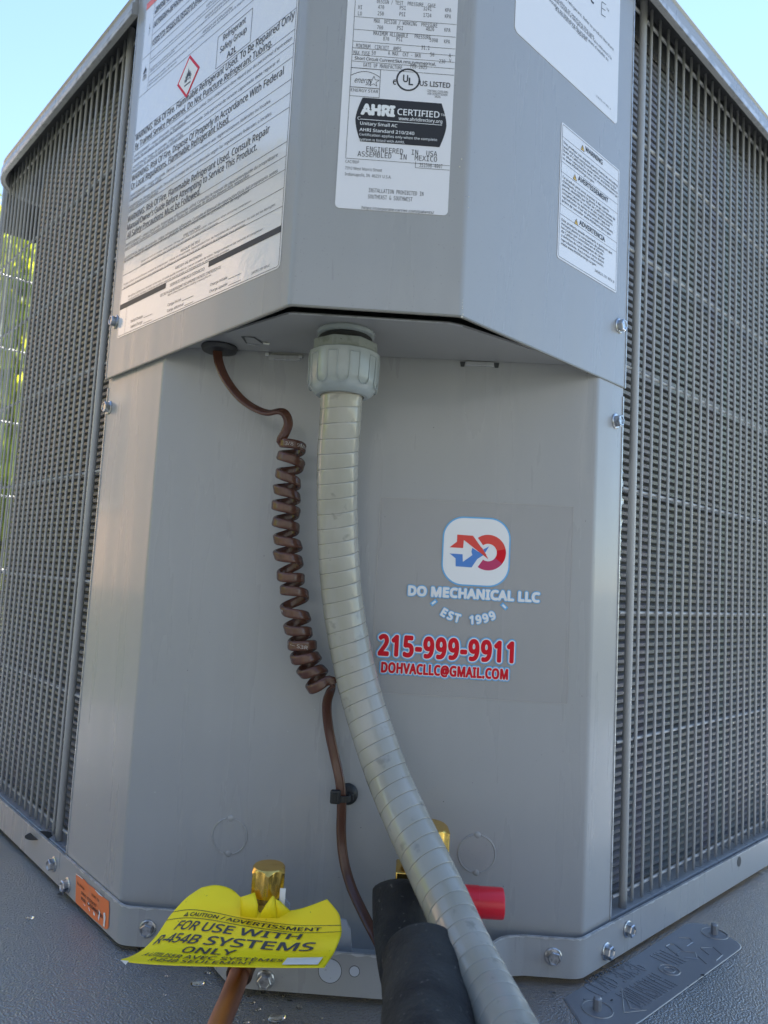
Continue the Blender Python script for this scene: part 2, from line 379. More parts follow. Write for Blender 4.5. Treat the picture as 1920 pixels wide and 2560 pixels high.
# --- service panel
mb = MB(); path = fillet([C0, C1, C2, C3], .005); k_ = next(i for i, p in enumerate(path) if p.x > .05); path = path[:k_]+[Vector((.1085, YM)), Vector((.1090, YM))]+path[k_:]
lines = list(zip(path, offs(path, -.0012))); R = []
for p, q in lines:
    top = HB+.0020 if p.x > .1088 else HP+.02
    R.append([(p.x, p.y, Z2+.004), (p.x, p.y, top), (q.x, q.y, top), (q.x, q.y, Z2+.004)])
mb.rings(R)
panel = mb.build('service_panel', M['paint'], unit, smooth=30)
MP = Plane(C1, C2); LW = Plane(C0, C1); RW = Plane(C2, C3)
# raw edges of the two wings
for P_, q in ((LW, 0), (RW, (C3-C2).length)):
    mb = MB(); mb.box(P_.P(q, (Z2+HB)/2-.002, -.0004), (.0011, .0020, HB-Z2-.008), (P_.u, P_.n, Vector((0, 0, 1)))); mb.build('panel_edge', M['edge'], panel)
# knockouts
def knockout(cx, cy, rr):
    u, v = MP.uv(cx, cy); mb = MB()
    for (t0, t1) in ((-.42*PI, .42*PI), (.58*PI, 1.42*PI)):
        pts = [MP.P(u+rr*math.cos(t0+(t1-t0)*k/26), v+rr*math.sin(t0+(t1-t0)*k/26), .0001) for k in range(27)]
        mb.tube(pts, .0006, 6)
    for sg in (-1, 1):
        mb.lathe(MP.P(u, v+sg*rr*.97, -.0002), MP.n, [(0, .0024), (.0006, .0018), (.0008, .0006)], 14)
    mb.lathe(MP.P(u, v, .0001), MP.n, [(0, rr*.955), (.0003, rr*.95)], 40)
    mb.build('knockout', M['paint'], panel, smooth=40)
knockout(574, 2090, 42*.47/FPX); knockout(1192, 2134, 44*.47/FPX)
# small specks and scratches on the paint
mb = MB(); 
for i in range(34):
    pl, lim = random.choice(((LW, (C1-C0).length), (MP, (C2-C1).length)))
    u = random.uniform(.003, lim-.003); v = random.uniform(.02, HP-.03); r_ = random.choice((.0002, .0003, .0004)); hgt = random.choice((1, 1, 1, 3, 6)) if pl is LW else 1
    mb.add([pl.P(u-r_, v, .00006), pl.P(u, v-r_*hgt, .00006), pl.P(u+r_, v, .00006), pl.P(u, v+r_*hgt, .00006)], [(0, 1, 2, 3)])
tag(mb.build('paint_speck', M['edge'], panel), kind='stuff')
mb = MB()
for i in range(26):
    pl, lim = (MP, (C2-C1).length); u = random.uniform(.003, lim-.003); v = random.uniform(.01, HP-.03); r_ = random.choice((.0002, .0003))
    mb.add([pl.P(u+r_*math.cos(a), v+r_*math.sin(a), .00006) for a in (0, 1.2, 2.5, 3.9, 5.2)], [(0, 1, 2, 3, 4)])
tag(mb.build('dirt_speck', M['black'], panel), kind='stuff')

# --- control box cover
mb = MB(); path = fillet([B0, B1, B2, B3], .0065)
wallsweep(mb, path, [(0, HB), (0, .50+CZ), (-.0011, .50+CZ), (-.0011, HB)])
box = mb.build('control_box_cover', M['paint'], unit, smooth=30)
UL = Plane(B0, B1); UF = Plane(B1, B2); UR = Plane(B2, B3)
mb = MB(); wallsweep(mb, path, [(.0002, HB-.0001), (.0002, HB+.0008), (-.0013, HB+.0008), (-.0013, HB-.0001)])
mb.build('hemmed_edge', mat('hem_paint', (.22, .215, .19), .5), box, smooth=30)
mb = MB(); mb.box(UR.P((B3-B2).length, HB+.2, -.0005), (.0009, .0020, .4), (UR.u, UR.n, Vector((0, 0, 1)))); mb.build('cover_edge', M['edge'], box); mb = MB(); mb.box(UL.P(0, HB+.2, -.0005), (.0009, .0018, .4), (UL.u, UL.n, Vector((0, 0, 1))))
mb.build('cover_edge', M['edge'], box)
# chipped paint on the right bend
mb = MB()
for (px, py, r_) in ((1155, 792, .0006), (1157, 786, .0004), (1156, 771, .0003), (1156, 766, .0003), (1156, 757, .0002), (1157, 750, .0002), (1154, 398, .0004), (1149, 417, .0004), (1172, 492, .0003), (1171, 519, .0003)):
    p = Yp(px, py, .3692); mb.lathe(p, (0, -1, 0), [(0, r_), (.0003, r_*.8)], 7)
mb.build('paint_chip', mat('chip', (.62, .60, .50), .6), box)
# floor plate of the control box
pl_ = [Zp(x, y, HP) for x, y in ((724.5, 784), (1000, 802), (1122, 809), (1154, 816))]
fr = fillet([(-.160, .466), v2(pl_[0]), v2(pl_[2])], .008)[:-1]+fillet([v2(pl_[2]), v2(pl_[3]), (.1035, .468)], .006)
poly = [tuple(q) for q in fr]
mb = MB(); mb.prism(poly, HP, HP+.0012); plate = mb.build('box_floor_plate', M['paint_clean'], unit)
mb = MB(); mb.tube([(q[0], q[1], HP+.0003) for q in poly[3:-1]], .00045, 6); mb.build('plate_edge', M['edge'], plate, smooth=40)
# dark sheets added inside the box, coloured near black for shade behind the gap
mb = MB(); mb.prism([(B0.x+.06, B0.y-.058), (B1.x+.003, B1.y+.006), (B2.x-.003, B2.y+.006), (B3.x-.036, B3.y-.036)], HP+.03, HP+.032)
mb.build('box_shade_sheet', M['inner_shade'], unit)
mb = MB(); mb.prism([(-.155, .455), (.098, .455), (.098, .457), (-.155, .457)], HP+.0016, HP+.031); mb.build('box_shade_back', M['inner_shade'], unit)
# slots and tabs where the plate meets the panel
mb = MB()
for (x, y, wpx, hpx) in ((1156, 911, 13, 13), (1241, 914, 14, 13)):
    u, v = MP.uv(x, y); a, b = wpx*YM/FPX/2, hpx*YM/FPX/2
    mb.add([MP.P(u-a, v+b, .0004), MP.P(u+a, v+b, .0004), MP.P(u+a*.7, v-b, .0004), MP.P(u-a*.6, v-b, .0004)], [(0, 1, 2, 3)])
mb.build('tab_slot', M['inner_shade'], panel)
mb = MB(); a = MP.uv(1163, 904); b = MP.uv(1234, 918)
mb.box(MP.P((a[0]+b[0])/2, (a[1]+b[1])/2, .001), (b[0]-a[0], .0020, a[1]-b[1]), (MP.u, MP.n, Vector((0, 0, 1)))); mb.build('mounting_tab', M['paint'], panel, bevel=.0005)
mb = MB(); a = MP.uv(669, 888); b = MP.uv(755, 896)
mb.box(MP.P((a[0]+b[0])/2, (a[1]+b[1])/2-.0009, .0009), (b[0]-a[0]-.002, .0018, .0035), (MP.u, MP.n, Vector((0, 0, 1)))); mb.build('mounting_tab', M['paint'], panel, bevel=.0004)
mb = MB()
for (x, y) in ((669, 887), (752, 893)):
    u, v = MP.uv(x, y); mb.box(MP.P(u, v, .0012), (.0026, .0015, .0022), (MP.u, MP.n, Vector((0, 0, 1))))
mb.build('bright_tab_corner', M['edge'], panel, bevel=.0003)
# lanced triangular notch in the plate
q = [Zp(600+x/4.1475, 700+y/4.1475, HP-.0002) for x, y in ((10, 585), (150, 590), (225, 640), (240, 665), (215, 650), (140, 600), (45, 592), (75, 660), (60, 655))]
mb = MB(); mb.add(q, [tuple(range(9))]); mb.build('lanced_notch', M['inner_shade'], plate)
mb = MB(); a = Zp(600+240/4.1475, 700+655/4.1475, HP-.0012); b = Zp(600+305/4.1475, 700+663/4.1475, HP-.0012); mb.tube([a, b], .0008, 6)
a = Zp(600+80/4.15, 700+662/4.15, HP-.0004); b = Zp(600+210/4.15, 700+684/4.15, HP-.0004); mb.tube([a, b], .0003, 5); mb.build('notch_lip', M['edge'], plate)

# --- guards: louvre wires, cross wires, corner post; coil behind
CGL, CGR = .31333, .36798
PITCHW = .01377
GL = lambda s: Vector((CGL-.3, .3))+dL*s     # plan point on the left guard plane (X+Y = CGL)
GR = lambda s: Vector((.3-CGR, .3))+dR*s
rowz = [.43861, .33784, .24928, .16105, .07226, -.01566, -.10447, -.20668]
ZT, ZB = .4485+CZ, -.2140+CZ

def wire_obj(name, p, r=.00118):
    mb = MB(); n = 8; pts = [(p.x, p.y, ZB+(ZT-ZB)*k/n) for k in range(n+1)]; pts = [pts[0]]+[(p.x, p.y, ZB+.0006)]+pts[1:-1]+[(p.x, p.y, ZT-.0006)]+[pts[-1]]
    mb.tube(pts, [r*.7]+[r]*(n+1)+[r*.7], 8); return mb.build(name, M['wire'], unit, smooth=50)
def wires(G, ss):
    first = wire_obj('guard_wire', G(ss[0])); base = G(ss[0]); fl = first.location.copy()
    for s_ in ss[1:]:
        o = first.copy(); COL.objects.link(o); o.parent = unit; d = G(s_)-base
        o.location = fl+Vector((d.x, d.y, random.uniform(-.0006, .0006)))
S0L, S0R = .39036, .31672
LEND, REND = .742, .725
wires(GL, [S0L+PITCHW*(i+.5) for i in range(0, 25)])
wires(GR, [S0R+PITCHW*i for i in range(1, 30)])
# far corner of the left side: the guard turns and runs on along the rear
cornL = GL(LEND+.004); GB = lambda s: cornL+Vector((.7071, .7071))*s
wires(GB, [.012+PITCHW*i for i in range(0, 18)])
for z in rowz:
    mb = MB(); nl = Vector((.7071, .7071))*.0023
    a = GL(.372)+nl; b = GL(LEND-.012)+nl
    pts = [(a.x, a.y, z+CZ), (b.x, b.y, z+CZ)]+[tuple((*(q), z+CZ)) for q in [GL(LEND-.003)+nl*1.2, GB(.008)+Vector((.0023, -.001))]]+[(*GB(.30), z+CZ)]
    mb.tube(pts, .0012, 8); mb.build('cross_wire', M['wire'], unit, smooth=50)
    mb = MB(); nr = Vector((-.7071, .7071))*.0023; a = GR(.3075)+nr; b = GR(REND)+nr
    mb.tube([(a.x, a.y, z+CZ), (b.x, b.y, z+CZ)], .0012, 8); mb.build('cross_wire', M['wire'], unit, smooth=50)
def post(G, s, nrm, z1):
    mb = MB(); p = G(s); zb = ZB-.003
    mb.tube([(p.x, p.y, zb), (p.x, p.y, zb+.001), (p.x, p.y, z1-.001), (p.x, p.y, z1)], [.0022, .0028, .0028, .0022], 12)
    o = mb.build('guard_post', M['wire'], unit, smooth=50)
    mb = MB(); mb.box((p.x+nrm.x*.0006, p.y+nrm.y*.0006, zb-.006), (.0042, .0016, .018), (Vector((nrm.y, -nrm.x, 0)), Vector((nrm.x, nrm.y, 0)), Vector((0, 0, 1)))); mb.build('post_tab', M['wire'], o, bevel=.0007)
post(GL, .385, Vector((-.7071, -.7071)), .470+CZ); post(GR, S0R+.001, Vector((.7071, -.7071)), .48+CZ)
post(GL, LEND-.004, Vector((-.7071, -.7071)), .445+CZ)

# coil: one corrugated fin row above the other, in front of a core coloured near black for the shade between rows
PC = .00566; NR = 113
def coil(G, nrm, s0, s1, off):
    p0, p1 = G(s0)+nrm*off, G(s1)+nrm*off; L = (p1-p0).length; u = (p1-p0)/L
    prof = [(0, .0000), (0, .0020), (.0034, .0034), (.0034, 0)]        # (outwards, up)
    me = bpy.data.meshes.new('fin_row'); out = -nrm; zb = Z2+.021
    prof = [(.0, .0002), (.0030, .0006), (.0034, .0030), (.0, .0046)]
    V = []
    for q in (0, L):
        for (o_, z_) in prof: V.append((u.x*q+out.x*o_, u.y*q+out.y*o_, z_))
    ax = Vector((u.x, u.y, 0))
    # local x runs along the row so the fin pattern follows it
    V = []
    for q in (0, L):
        for (o_, z_) in prof: V.append((q, -o_, z_))
    me.from_pydata(V, [], [(0, 1, 5, 4), (1, 2, 6, 5), (2, 3, 7, 6), (3, 0, 4, 7), (0, 3, 2, 1), (4, 5, 6, 7)]); me.materials.append(M['coil'])
    ang = math.atan2(u.y, u.x); 
    if nrm.x*math.sin(ang)-nrm.y*math.cos(ang) > 0: flip = True
    for k in range(NR):
        o = bpy.data.objects.new('fin_row', me); COL.objects.link(o); o.parent = unit
        o.location = Vector((p0.x+random.uniform(-1, 1)*.0003, p0.y, zb+k*PC))-wl(unit); o.rotation_euler.z = ang
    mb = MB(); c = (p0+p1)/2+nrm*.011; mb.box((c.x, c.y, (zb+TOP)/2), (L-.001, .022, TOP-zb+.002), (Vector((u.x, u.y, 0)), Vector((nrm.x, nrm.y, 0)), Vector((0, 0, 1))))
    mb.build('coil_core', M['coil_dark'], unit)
COILO = .0145
coil(lambda s: GL(.873-s), Vector((.7071, .7071)), .873-.635, .873-.25, COILO)
coil(GR, Vector((-.7071, .7071)), .26, REND-.01, COILO)
# crumpled foil showing beside the right wing
mb = MB(); R = []
for k in range(34):
    z = .135-.082*k/33+CZ-.045; a = GR(.268+random.uniform(-.001, .001))+Vector((-.7071, .7071))*(.006+random.uniform(-.0012, .0012)); b = GR(.318+random.uniform(-.002, .002))+Vector((-.7071, .7071))*(.008+random.uniform(-.001, .001))
    m_ = (a+b)/2+Vector((.7071, -.7071))*random.uniform(.0004, .0022)
    R.append([(a.x, a.y, z), (m_.x, m_.y, z+random.uniform(-.0008, .0008)), (b.x, b.y, z)])
mb.rings(R, closed=False); mb.build('foil_strip', M['alu'], unit, smooth=70)

# --- top cover: skirt with a rolled ridge, rounded far corner, hollow underside
RIM = .2885
near = Vector((RIM-.5225, .5225)); s_ = near; farc = Vector((-.5185, .5185+.2885)); 
lp = fillet([farc+Vector((.20, .20)), farc, Vector((-.2405, .529))], .055, 10)
RR_ = .343
rp = [Vector((.1500, .493)), Vector((.1500+.34, .493+.34))]
prof = [(0, TOP), (.0004, TOP+.0085), (-.0016, TOP+.0105), (-.0022, TOP+.0160), (-.0010, TOP+.0180), (-.0040, TOP+.0240), (-.016, TOP+.0275), (-.20, TOP+.029), (-.20, TOP+.0278), (-.016, TOP+.0262), (-.0055, TOP+.022), (-.0050, TOP+.0006)]
M['rim'] = mat('pale_rim', (.55, .56, .58), .25, .3, 0, noise=[(120, (.36, .37, .38), .4, .65)])  # paler and more metallic than the cover paint
for path in (lp, rp):
    skirt = MB(); wallsweep(skirt, path, prof); topc = skirt.build('top_cover', M['paint'], unit, smooth=35)
    mb = MB(); wallsweep(mb, path, [(.0002, TOP-.0006), (.0007, TOP+.0030), (.0001, TOP+.0036), (-.0012, TOP-.0006)])
    mb.build('rolled_rim', M['rim'], topc, smooth=50)
mb = MB(); cc = [farc+Vector((.0405, -.028)), farc+Vector((.018, .004)), farc+Vector((.030, .026)), farc+Vector((.47, .455)), Vector((.488, .836)), Vector((.148, .497)), Vector((0, .42)), Vector((-.06, .42)), Vector((-.2385, .534))]
mb.prism([tuple(p) for p in cc], TOP+.0205, TOP+.0225); mb.build('cavity_shade_lid', M['inner_shade'], topc)  # sheet coloured near black for the shade under the cover
# header strips above the coil and across the rear, near black for rim shade
mb = MB()
for (a, b, n_) in ((GL(.30), GL(LEND-.006), Vector((.7071, .7071))), (GR(.27), GR(REND), Vector((-.7071, .7071)))):
    a = a+n_*.0075; b = b+n_*.0075; c = (a+b)/2; L = (b-a).length; u = (b-a)/L
    mb = MB(); mb.box((c.x, c.y, TOP+.0085), (L, .0014, .026), (Vector((u.x, u.y, 0)), Vector((n_.x, n_.y, 0)), Vector((0, 0, 1)))); mb.build('header_strip', M['inner_shade'], unit)
mb = MB()
a, b = GB(.002)-Vector((.7071, -.7071))*0, GB(.40); c = (a+b)/2; u = (b-a).normalized()
mb.box((c.x+.004, c.y-.004, TOP-.012), ((b-a).length, .0014, .064), (Vector((u.x, u.y, 0)), Vector((-u.y, u.x, 0)), Vector((0, 0, 1))))
mb.build('header_strip', M['inner_shade'], unit)
# rear and interior
mb = MB(); mb.lathe((-.02, .80, .10), (0, 0, 1), [(0, .11), (.25, .11), (.30, .09), (.31, .03)], 24); mb.build('compressor', M['inner_shade'], unit, smooth=40)

# --- base pan
za = .423
def zc(x, y): P = Zp(x, y, Z2); return Vector((P.x, P.y))
cl = [Vector((-.1230, .4622)), Vector((-.1120, .4575)), Vector((-.0985, .4400)), Vector((-.0880, .4285)), Vector((-.0760, .4262))]
cr = [Vector((.0300, .4262)), Vector((.0420, .4285)), Vector((.0530, .4400)), Vector((.0665, .4575)), Vector((.0790, .4618))]
mid = spline([(*p, 0) for p in cl], 5)+spline([(*p, 0) for p in cr], 5)
farL = A1+dL*FARL*.95; farR = A2+dR*.80
plan = fillet([farL, A1, Vector((-.125, .4622))], .014, 8)+[Vector((p.x, p.y)) for p in mid]+fillet([Vector((.081, .4621)), A2, farR], .014, 8)
mb = MB(); R = []
for p, po in zip(plan, offs(plan, -.0013)):
    cz = 0
    R.append([(p.x, p.y, Z2), (p.x, p.y, Z1), (po.x, po.y, Z1), (po.x, po.y, Z2)])
mb.rings(R); pan = mb.build('base_pan', M['paint'], unit, smooth=35)
inn = offs(plan, -.0012); mb = MB()
inner = [Vector((-.02, 1.0))]
fl = [tuple(p) for p in inn]+[(.45, 1.02), (-.02, 1.42), (-.50, 1.02)]
mb.prism(fl, Z2+.0035, Z2+.0045); mb.build('pan_floor', M['paint'], pan)
mb = MB()
for (G, n_, s0_, s1_) in ((GL, Vector((.7071, .7071)), .262, LEND), (GR, Vector((-.7071, .7071)), .258, REND)):
    a, b = G(s0_)-n_*.004, G(s1_)-n_*.004; c = (a+b)/2+n_*.0200; L = (b-a).length; u = (b-a)/L
    mb = MB(); mb.box((c.x, c.y, Z2+.011), (L, .040, .013), (Vector((u.x, u.y, 0)), Vector((n_.x, n_.y, 0)), Vector((0, 0, 1)))); mb.build('pan_ledge', M['paint'], pan, bevel=.001)
# worn bright lip along the top of the band
mb = MB(); lip = []
for i in range(len(plan)-1):
    a, b = plan[i], plan[i+1]; n = max(1, int((b-a).length/.003))
    lip += [a+(b-a)*k/n for k in range(n)]
R = []
for p, p2 in zip(offs(lip, .0002), offs(lip, -.0014)):
    d = .0003+random.random()**3*.0011; R.append([(p.x, p.y, Z1-d), (p.x, p.y, Z1+.0003), (p2.x, p2.y, Z1+.0003), (p2.x, p2.y, Z1-.0004)])
mb.rings(R); mb.build('worn_lip', M['edge'], pan, smooth=30)
# holes in the band drawn as pale discs in the sky-tinted bracket colour
BP = Plane((-.0760, .4262), (.0300, .4262)); 
for (x, y, r_) in ((825, 2427, 27.5), (886, 2428, 12.3)):
    u, v = BP.uv(x, y); mb = MB(); mb.lathe(BP.P(u, v, .00015), BP.n, [(0, r_*.4262/FPX), (.0001, r_*.4262/FPX)], 36); mb.build('bracket_hole', M['pale'], pan)
    mb = MB(); mb.tube([BP.P(u+r_*.4262/FPX*math.cos(a), v+r_*.4262/FPX*math.sin(a), .0002) for a in [2*PI*k/36 for k in range(37)]], .00016, 5); mb.build('hole_rim', M['inner_shade'], pan)
BR = Plane(A2, farR); BL = Plane(farL, A1); BFL = Plane(A1, Vector((-.125, .4622))); BFR = Plane((.081, .4621), A2)
mb = MB()
p = BR.hit(1847.5, 2154); mb.lathe(p+BR.n*.0001, BR.n, [(0, .0040), (.0001, .0040)], 20); mb.build('punched_hole', M['inner_shade'], pan); mb = MB()
p = BR.hit(1587, 2331); mb.lathe(p+BR.n*.0001, BR.n, [(0, .0016), (.0001, .0016)], 12)
p = BL.hit(143, 2233); mb.build('punched_hole', M['inner_shade'], pan)
mb = MB(); p = Zp(97, 2088, Z2+.0180); mb.lathe((p.x, p.y, Z2+.0176), (0, 0, 1), [(0, .010), (.0002, .010)], 24); mb.build('drain_hole', M['coil_dark'], pan)
mb = MB(); p = BP.hit(560, 2430); 
q = [zc(519, 2417), zc(564, 2447)]

# --- hex washer screws
def screw(P, x, y, parent, tilt=0, dark=False):
    p = P.hit(x, y)-P.n*.0030; ax = (P.n+Vector((random.uniform(-.05, .05), 0, random.uniform(-.05, .05)))).normalized(); mb = MB()
    p = p+P.n*.0002*0
    base = P.hit(x, y)-P.n*.0
    b = base-P.n*.0001
    mb.lathe(b, ax, [(0, .0052), (.0007, .0052), (.0011, .0046), (.0011, .0040)], 24)
    ph = random.random(); hx = lambda t, h: (1/math.cos(((t+ph) % (1/6)-1/12)*2*PI))*.93
    mb.lathe(b, ax, [(.0010, .0039), (.0040, .0039), (.0046, .0035), (.0046, .0029), (.0040, .0026), (.0040, .0002)], 48, fn=hx)
    return mb.build('hex_screw', M['zinc'], parent, smooth=28)
screw(UL, 290, 805, unit); screw(UR, 1547, 815, unit); screw(LW, 273, 1019, unit); screw(RW, 1539, 1053, unit)
for P_, x, y in ((BL, 135, 2160), (BL, 169, 2213), (BFL, 370, 2321), (BP, 663, 2448), (BFR, 1383, 2391), (BR, 1515, 2378), (BR, 1568, 2322)): screw(P_, x, y, unit)

# ------------------------------------------------------------------ printed labels on the unit
# 1. warning label on the left face of the control box
UL_ = UL; UL = Leaning(B0, B1, .0145)
za_, zb_ = Z(UL, 240, 0, 2.9625), Z(UL, 240, 400, 2.9625)
u0, vb = zb_.uv(150, 1327); u1 = (zb_.uv(1330, 812)[0]+za_.uv(1527, 100)[0])/2; vt = za_.uv(383, 27)[1]
u0 = (u0+za_.uv(378, 90)[0])/2
lab = sticker('warning_label', UL, u0, vb, u1, vt, .003, M['label'], unit, 'large glossy white multilingual refrigerant warning label')
pr = Print(UL); m_ = .0011; LU0, LU1, LVB, LVT = u0+m_, u1-m_, vb+m_, vt-m_
T = .00042; th = .00028
pr.loop(rrect(LU0, LVB, LU1, LVT, .002, 3), th, 'black', .00045); LF = .00045
def L1(z, t, x, y, h, xe=None, m='black', b=0):
    h = h*(.76 if 20 < h < 30 else .84 if h < 16 else 1)
    pline(pr, z, t, x, y, h*1.06, xe, m if h > 30 or b > .01 else 'grey_print', (.02 if b > .01 else .008 if h > 30 else 0), 2 if h > 20 else 1, LF)
for (z, x, y) in ((za_, 1505, 197), (za_, 1527, 30), (za_, 1497, 300), (za_, 1483, 408), (za_, 1465, 577), (za_, 1455, 680), (za_, 1442, 792), (za_, 1415, 1052), (za_, 1405, 1160), (za_, 1392, 1265), (zb_, 1377, 217), (zb_, 1362, 355)):
    v = z.uv(x, y)[1]; pr.line((LU0, v), (LU1, v), th, 'black', LF)
zc_ = Z(UL, 340, 0, 7.54)
ucol = zc_.uv(285, 1000)[0]
for (x, y) in ((375, 312), (340, 650)): 
    v = zc_.uv(x, y)[1]; pr.line((ucol, v), (LU1, v), th, 'black', LF)
v = zc_.uv(130, 1135)[1]; pr.line((LU0, v), (LU1, v), th, 'black', LF)
for (x, y) in ((270, 1200), (250, 1445)):
    v = zc_.uv(x, y)[1]; pr.line((ucol, v), (LU1, v), th, 'black', LF)
vrow = zc_.uv(65, 1850)[1]; pr.line((LU0, vrow), (LU1, vrow), th, 'black', LF); pr.line((ucol, vrow), (ucol, LVT), th, 'black', LF)
vo = zc_.uv(215, 195)[1]; pr.poly([(LU0, vo), (LU1, vo), (LU1, vt-.0004), (LU0, vt-.0004)], 'header', LF)
L1(za_, 'WARNING: RISK OF ELECTRIC SHOCK. DISCONNECT ALL POWER', 445, 80, 27, 1150, b=.012); L1(za_, 'BEFORE SERVICING THIS EQUIPMENT', 440, 108, 27, 870, b=.012)
L1(za_, 'ATTENTION: RISQUE DE DÉCHARGE ÉLECTRIQUE', 433, 188, 26, 930, b=.012); L1(za_, 'DÉCONNECTER TOUTES LES ALIMENTATIONS', 430, 212, 26, 900, b=.012)
L1(za_, 'ATENCIÓN: RIESGO DE DESCARGA ELÉCTRICA', 420, 322, 26, 850, b=.012); L1(za_, 'TODAS LAS ALIMENTACIONES ELÉCTRICAS ANTES', 418, 350, 26, 910, b=.012)
L1(za_, 'System under pressure. Relieve all pressure and recover refrigerant before opening or servicing', 412, 447, 13, 1010)
L1(za_, 'EXPLOSION HAZARD', 822, 57, 22, 1010); L1(za_, "RISQUE D'EXPLOSION", 812, 143, 22, 1000); L1(za_, 'RIESGO DE EXPLOSIÓN', 795, 253, 22, 1012)
L1(za_, "Système sous pression. Évacuer toutes pressions et récupérer le réfrigérant avant d'entretenir", 405, 525, 15, 1100); L1(za_, 'Utiliser tous les ports de service.', 402, 545, 15, 587)
L1(za_, 'Sistema bajo presión. Libere toda la presión y recupere el refrigerante antes de reparar o de la disposición', 395, 618, 15, 1140); L1(za_, 'Utilice todos los puertos de servicio.', 392, 644, 15, 602)
bx = [za_.uv(*q) for q in ((890, 515), (912, 275), (1165, 62), (1140, 320))]; bu0, bu1 = bx[0][0], bx[2][0]; bv0, bv1 = bx[0][1], bx[1][1]
pr.loop([(bu0, bv0), (bu1, bv0), (bu1, bv1), (bu0, bv1)], th*1.3, 'black', LF)
L1(za_, 'Refrigerant', 945, 306, 40, 1112); L1(za_, 'Safety Group', 922, 397, 40, 1118); L1(za_, 'A2L', 972, 436, 40, 1042, b=.012)
L1(za_, 'WARNING: Risk Of Fire. Flammable Refrigerant Used. To Be Repaired Only', 295, 1050, 41, 1475)
L1(za_, 'By Trained Service Personnel. Do Not Puncture Refrigerant Tubing.', 292, 1113, 40, 1307)
L1(za_, "AVERTISSEMENT – risque d'incendie. Frigorigène inflammable utilisé. Doit uniquement être réparé par du personnel d'entretien", 286, 1173, 24, 1456, b=.008)
L1(za_, 'formé. Ne pas percer les conduites de frigorigène.', 283, 1201, 24, 670, b=.008)
L1(za_, 'ADVERTENCIA: Riesgo de incendio. Utiliza refrigerante inflamable. Solo personal de servicio capacitado debe reparar el', 277, 1255, 24, 1360, b=.008)
L1(za_, 'dispositivo. No perfore la tubería de refrigerante', 273, 1282, 24, 648, b=.008)
L1(za_, 'WARNING: Risk Of Fire. Dispose Of Properly in Accordance With Federal', 268, 1351, 41, 1392)
L1(za_, 'Or Local Regulations. Flammable Refrigerant Used.', 263, 1409, 40, 990)
L1(zb_, "AVERTISSEMENT – risque d'incendie. Éliminer correctement conformément aux réglementations fédérales ou locales.", 257, 284, 24, 1300, b=.008)
L1(zb_, 'Frigorigène inflammable utilisé.', 254, 308, 24, 490, b=.008)
L1(zb_, 'ADVERTENCIA: Riesgo de incendio. Descartar la unidad de forma adecuada según las regulaciones federales o locales.', 249, 366, 24, 1307, b=.008)
L1(zb_, 'Utilice refrigerante inflamable', 247, 388, 24, 462, b=.008)
L1(zb_, 'WARNING: Risk Of Fire. Flammable Refrigerant Used. Consult Repair', 238, 469, 41, 1288)
L1(zb_, "Manual/Owner's Guide Before Attempting to Service This Product.", 235, 528, 40, 1195)
L1(zb_, 'All Safety Precautions Must be Followed.', 232, 587, 40, 775)
L1(zb_, "AVERTISSEMENT – risque d'incendie. Frigorigène inflammable utilisé. Consultez le manuel de réparation/guide du propriétaire", 222, 648, 24, 1350, b=.008)
L1(zb_, "avant de tenter d'effectuer l'entretien de ce produit. Toutes les consignes de sécurité doivent être respectées", 219, 672, 24, 1140, b=.008)
L1(zb_, 'ADVERTENCIA: Riesgo de incendio. Utilice refrigerante inflamable. Consulte el Manual de reparación/Guía del propietario antes', 213, 746, 24, 1350, b=.008)
L1(zb_, 'de intentar realizar el mantenimiento de este producto. Se deben seguir todas las precauciones de seguridad', 210, 768, 24, 1135, b=.008)
L1(zb_, 'FIRE HAZARD', 651, 572, 22, 776); L1(zb_, 'Do not use torch to remove compressor. Oil may catch fire. Use tubing cutter. Use caution when servicing compressor.', 337, 762, 14, 1156); L1(zb_, 'Puncturing service lines may cause oil and refrigerant to vent under pressure.', 335, 786, 14, 908)
L1(zb_, 'RISQUE DE FEU', 630, 685, 22, 772); L1(zb_, "Ne pas utiliser une torche pour enlever le compresseur. Utiliser un coupe-tube. Soyez prudent lors de l'entretien du compresseur. Au cas où les épingles", 209, 932, 15, 1332); L1(zb_, "de fusible de la fiche électrique sont endommagés, le réfrigérant permettra à l'huile et au réfrigérant de s'échapper sous pression.", 207, 958, 15, 1112)
L1(zb_, 'RIESGO DE INCENDIO', 591, 812, 22, 788); L1(zb_, 'No utilice soplete para remover compresor. El aceite puede incendiarse. Use un cortador de tubos. Tenga cuidado al dar servicio al compresor.', 243, 1020, 15, 1243); L1(zb_, 'Los pasadores fusibles o dañados podrían permitir que el aceite y el refrigerante se ventilen bajo presión.', 242, 1043, 15, 992)
vB = (zb_.uv(175, 1122)[1]+zb_.uv(1345, 543)[1])/2; vT_ = zb_.uv(1345, 501)[1]
uA = zb_.uv(520, 940)[0]; uC = zb_.uv(838, 780)[0]
pr.poly([(LU0, vB), (uA, vB), (uA, vT_), (LU0, vT_)], 'black', LF); pr.poly([(uC, vB), (LU1, vB), (LU1, vT_), (uC, vT_)], 'black', LF); pr.line((uA, vT_), (uC, vT_), th, 'black', LF)
L1(zb_, 'SERVICE/SERVICE/SERVICIO', 551, 941, 26, 806, b=.005)
L1(zb_, 'USE ONLY R-454B REFRIGERANT AND APPROVED SYNTHETIC COMPRESSOR OIL', 478, 1018, 19, 930); L1(zb_, 'Refer to product literature before installing or servicing this unit', 535, 1010, 15, 856)
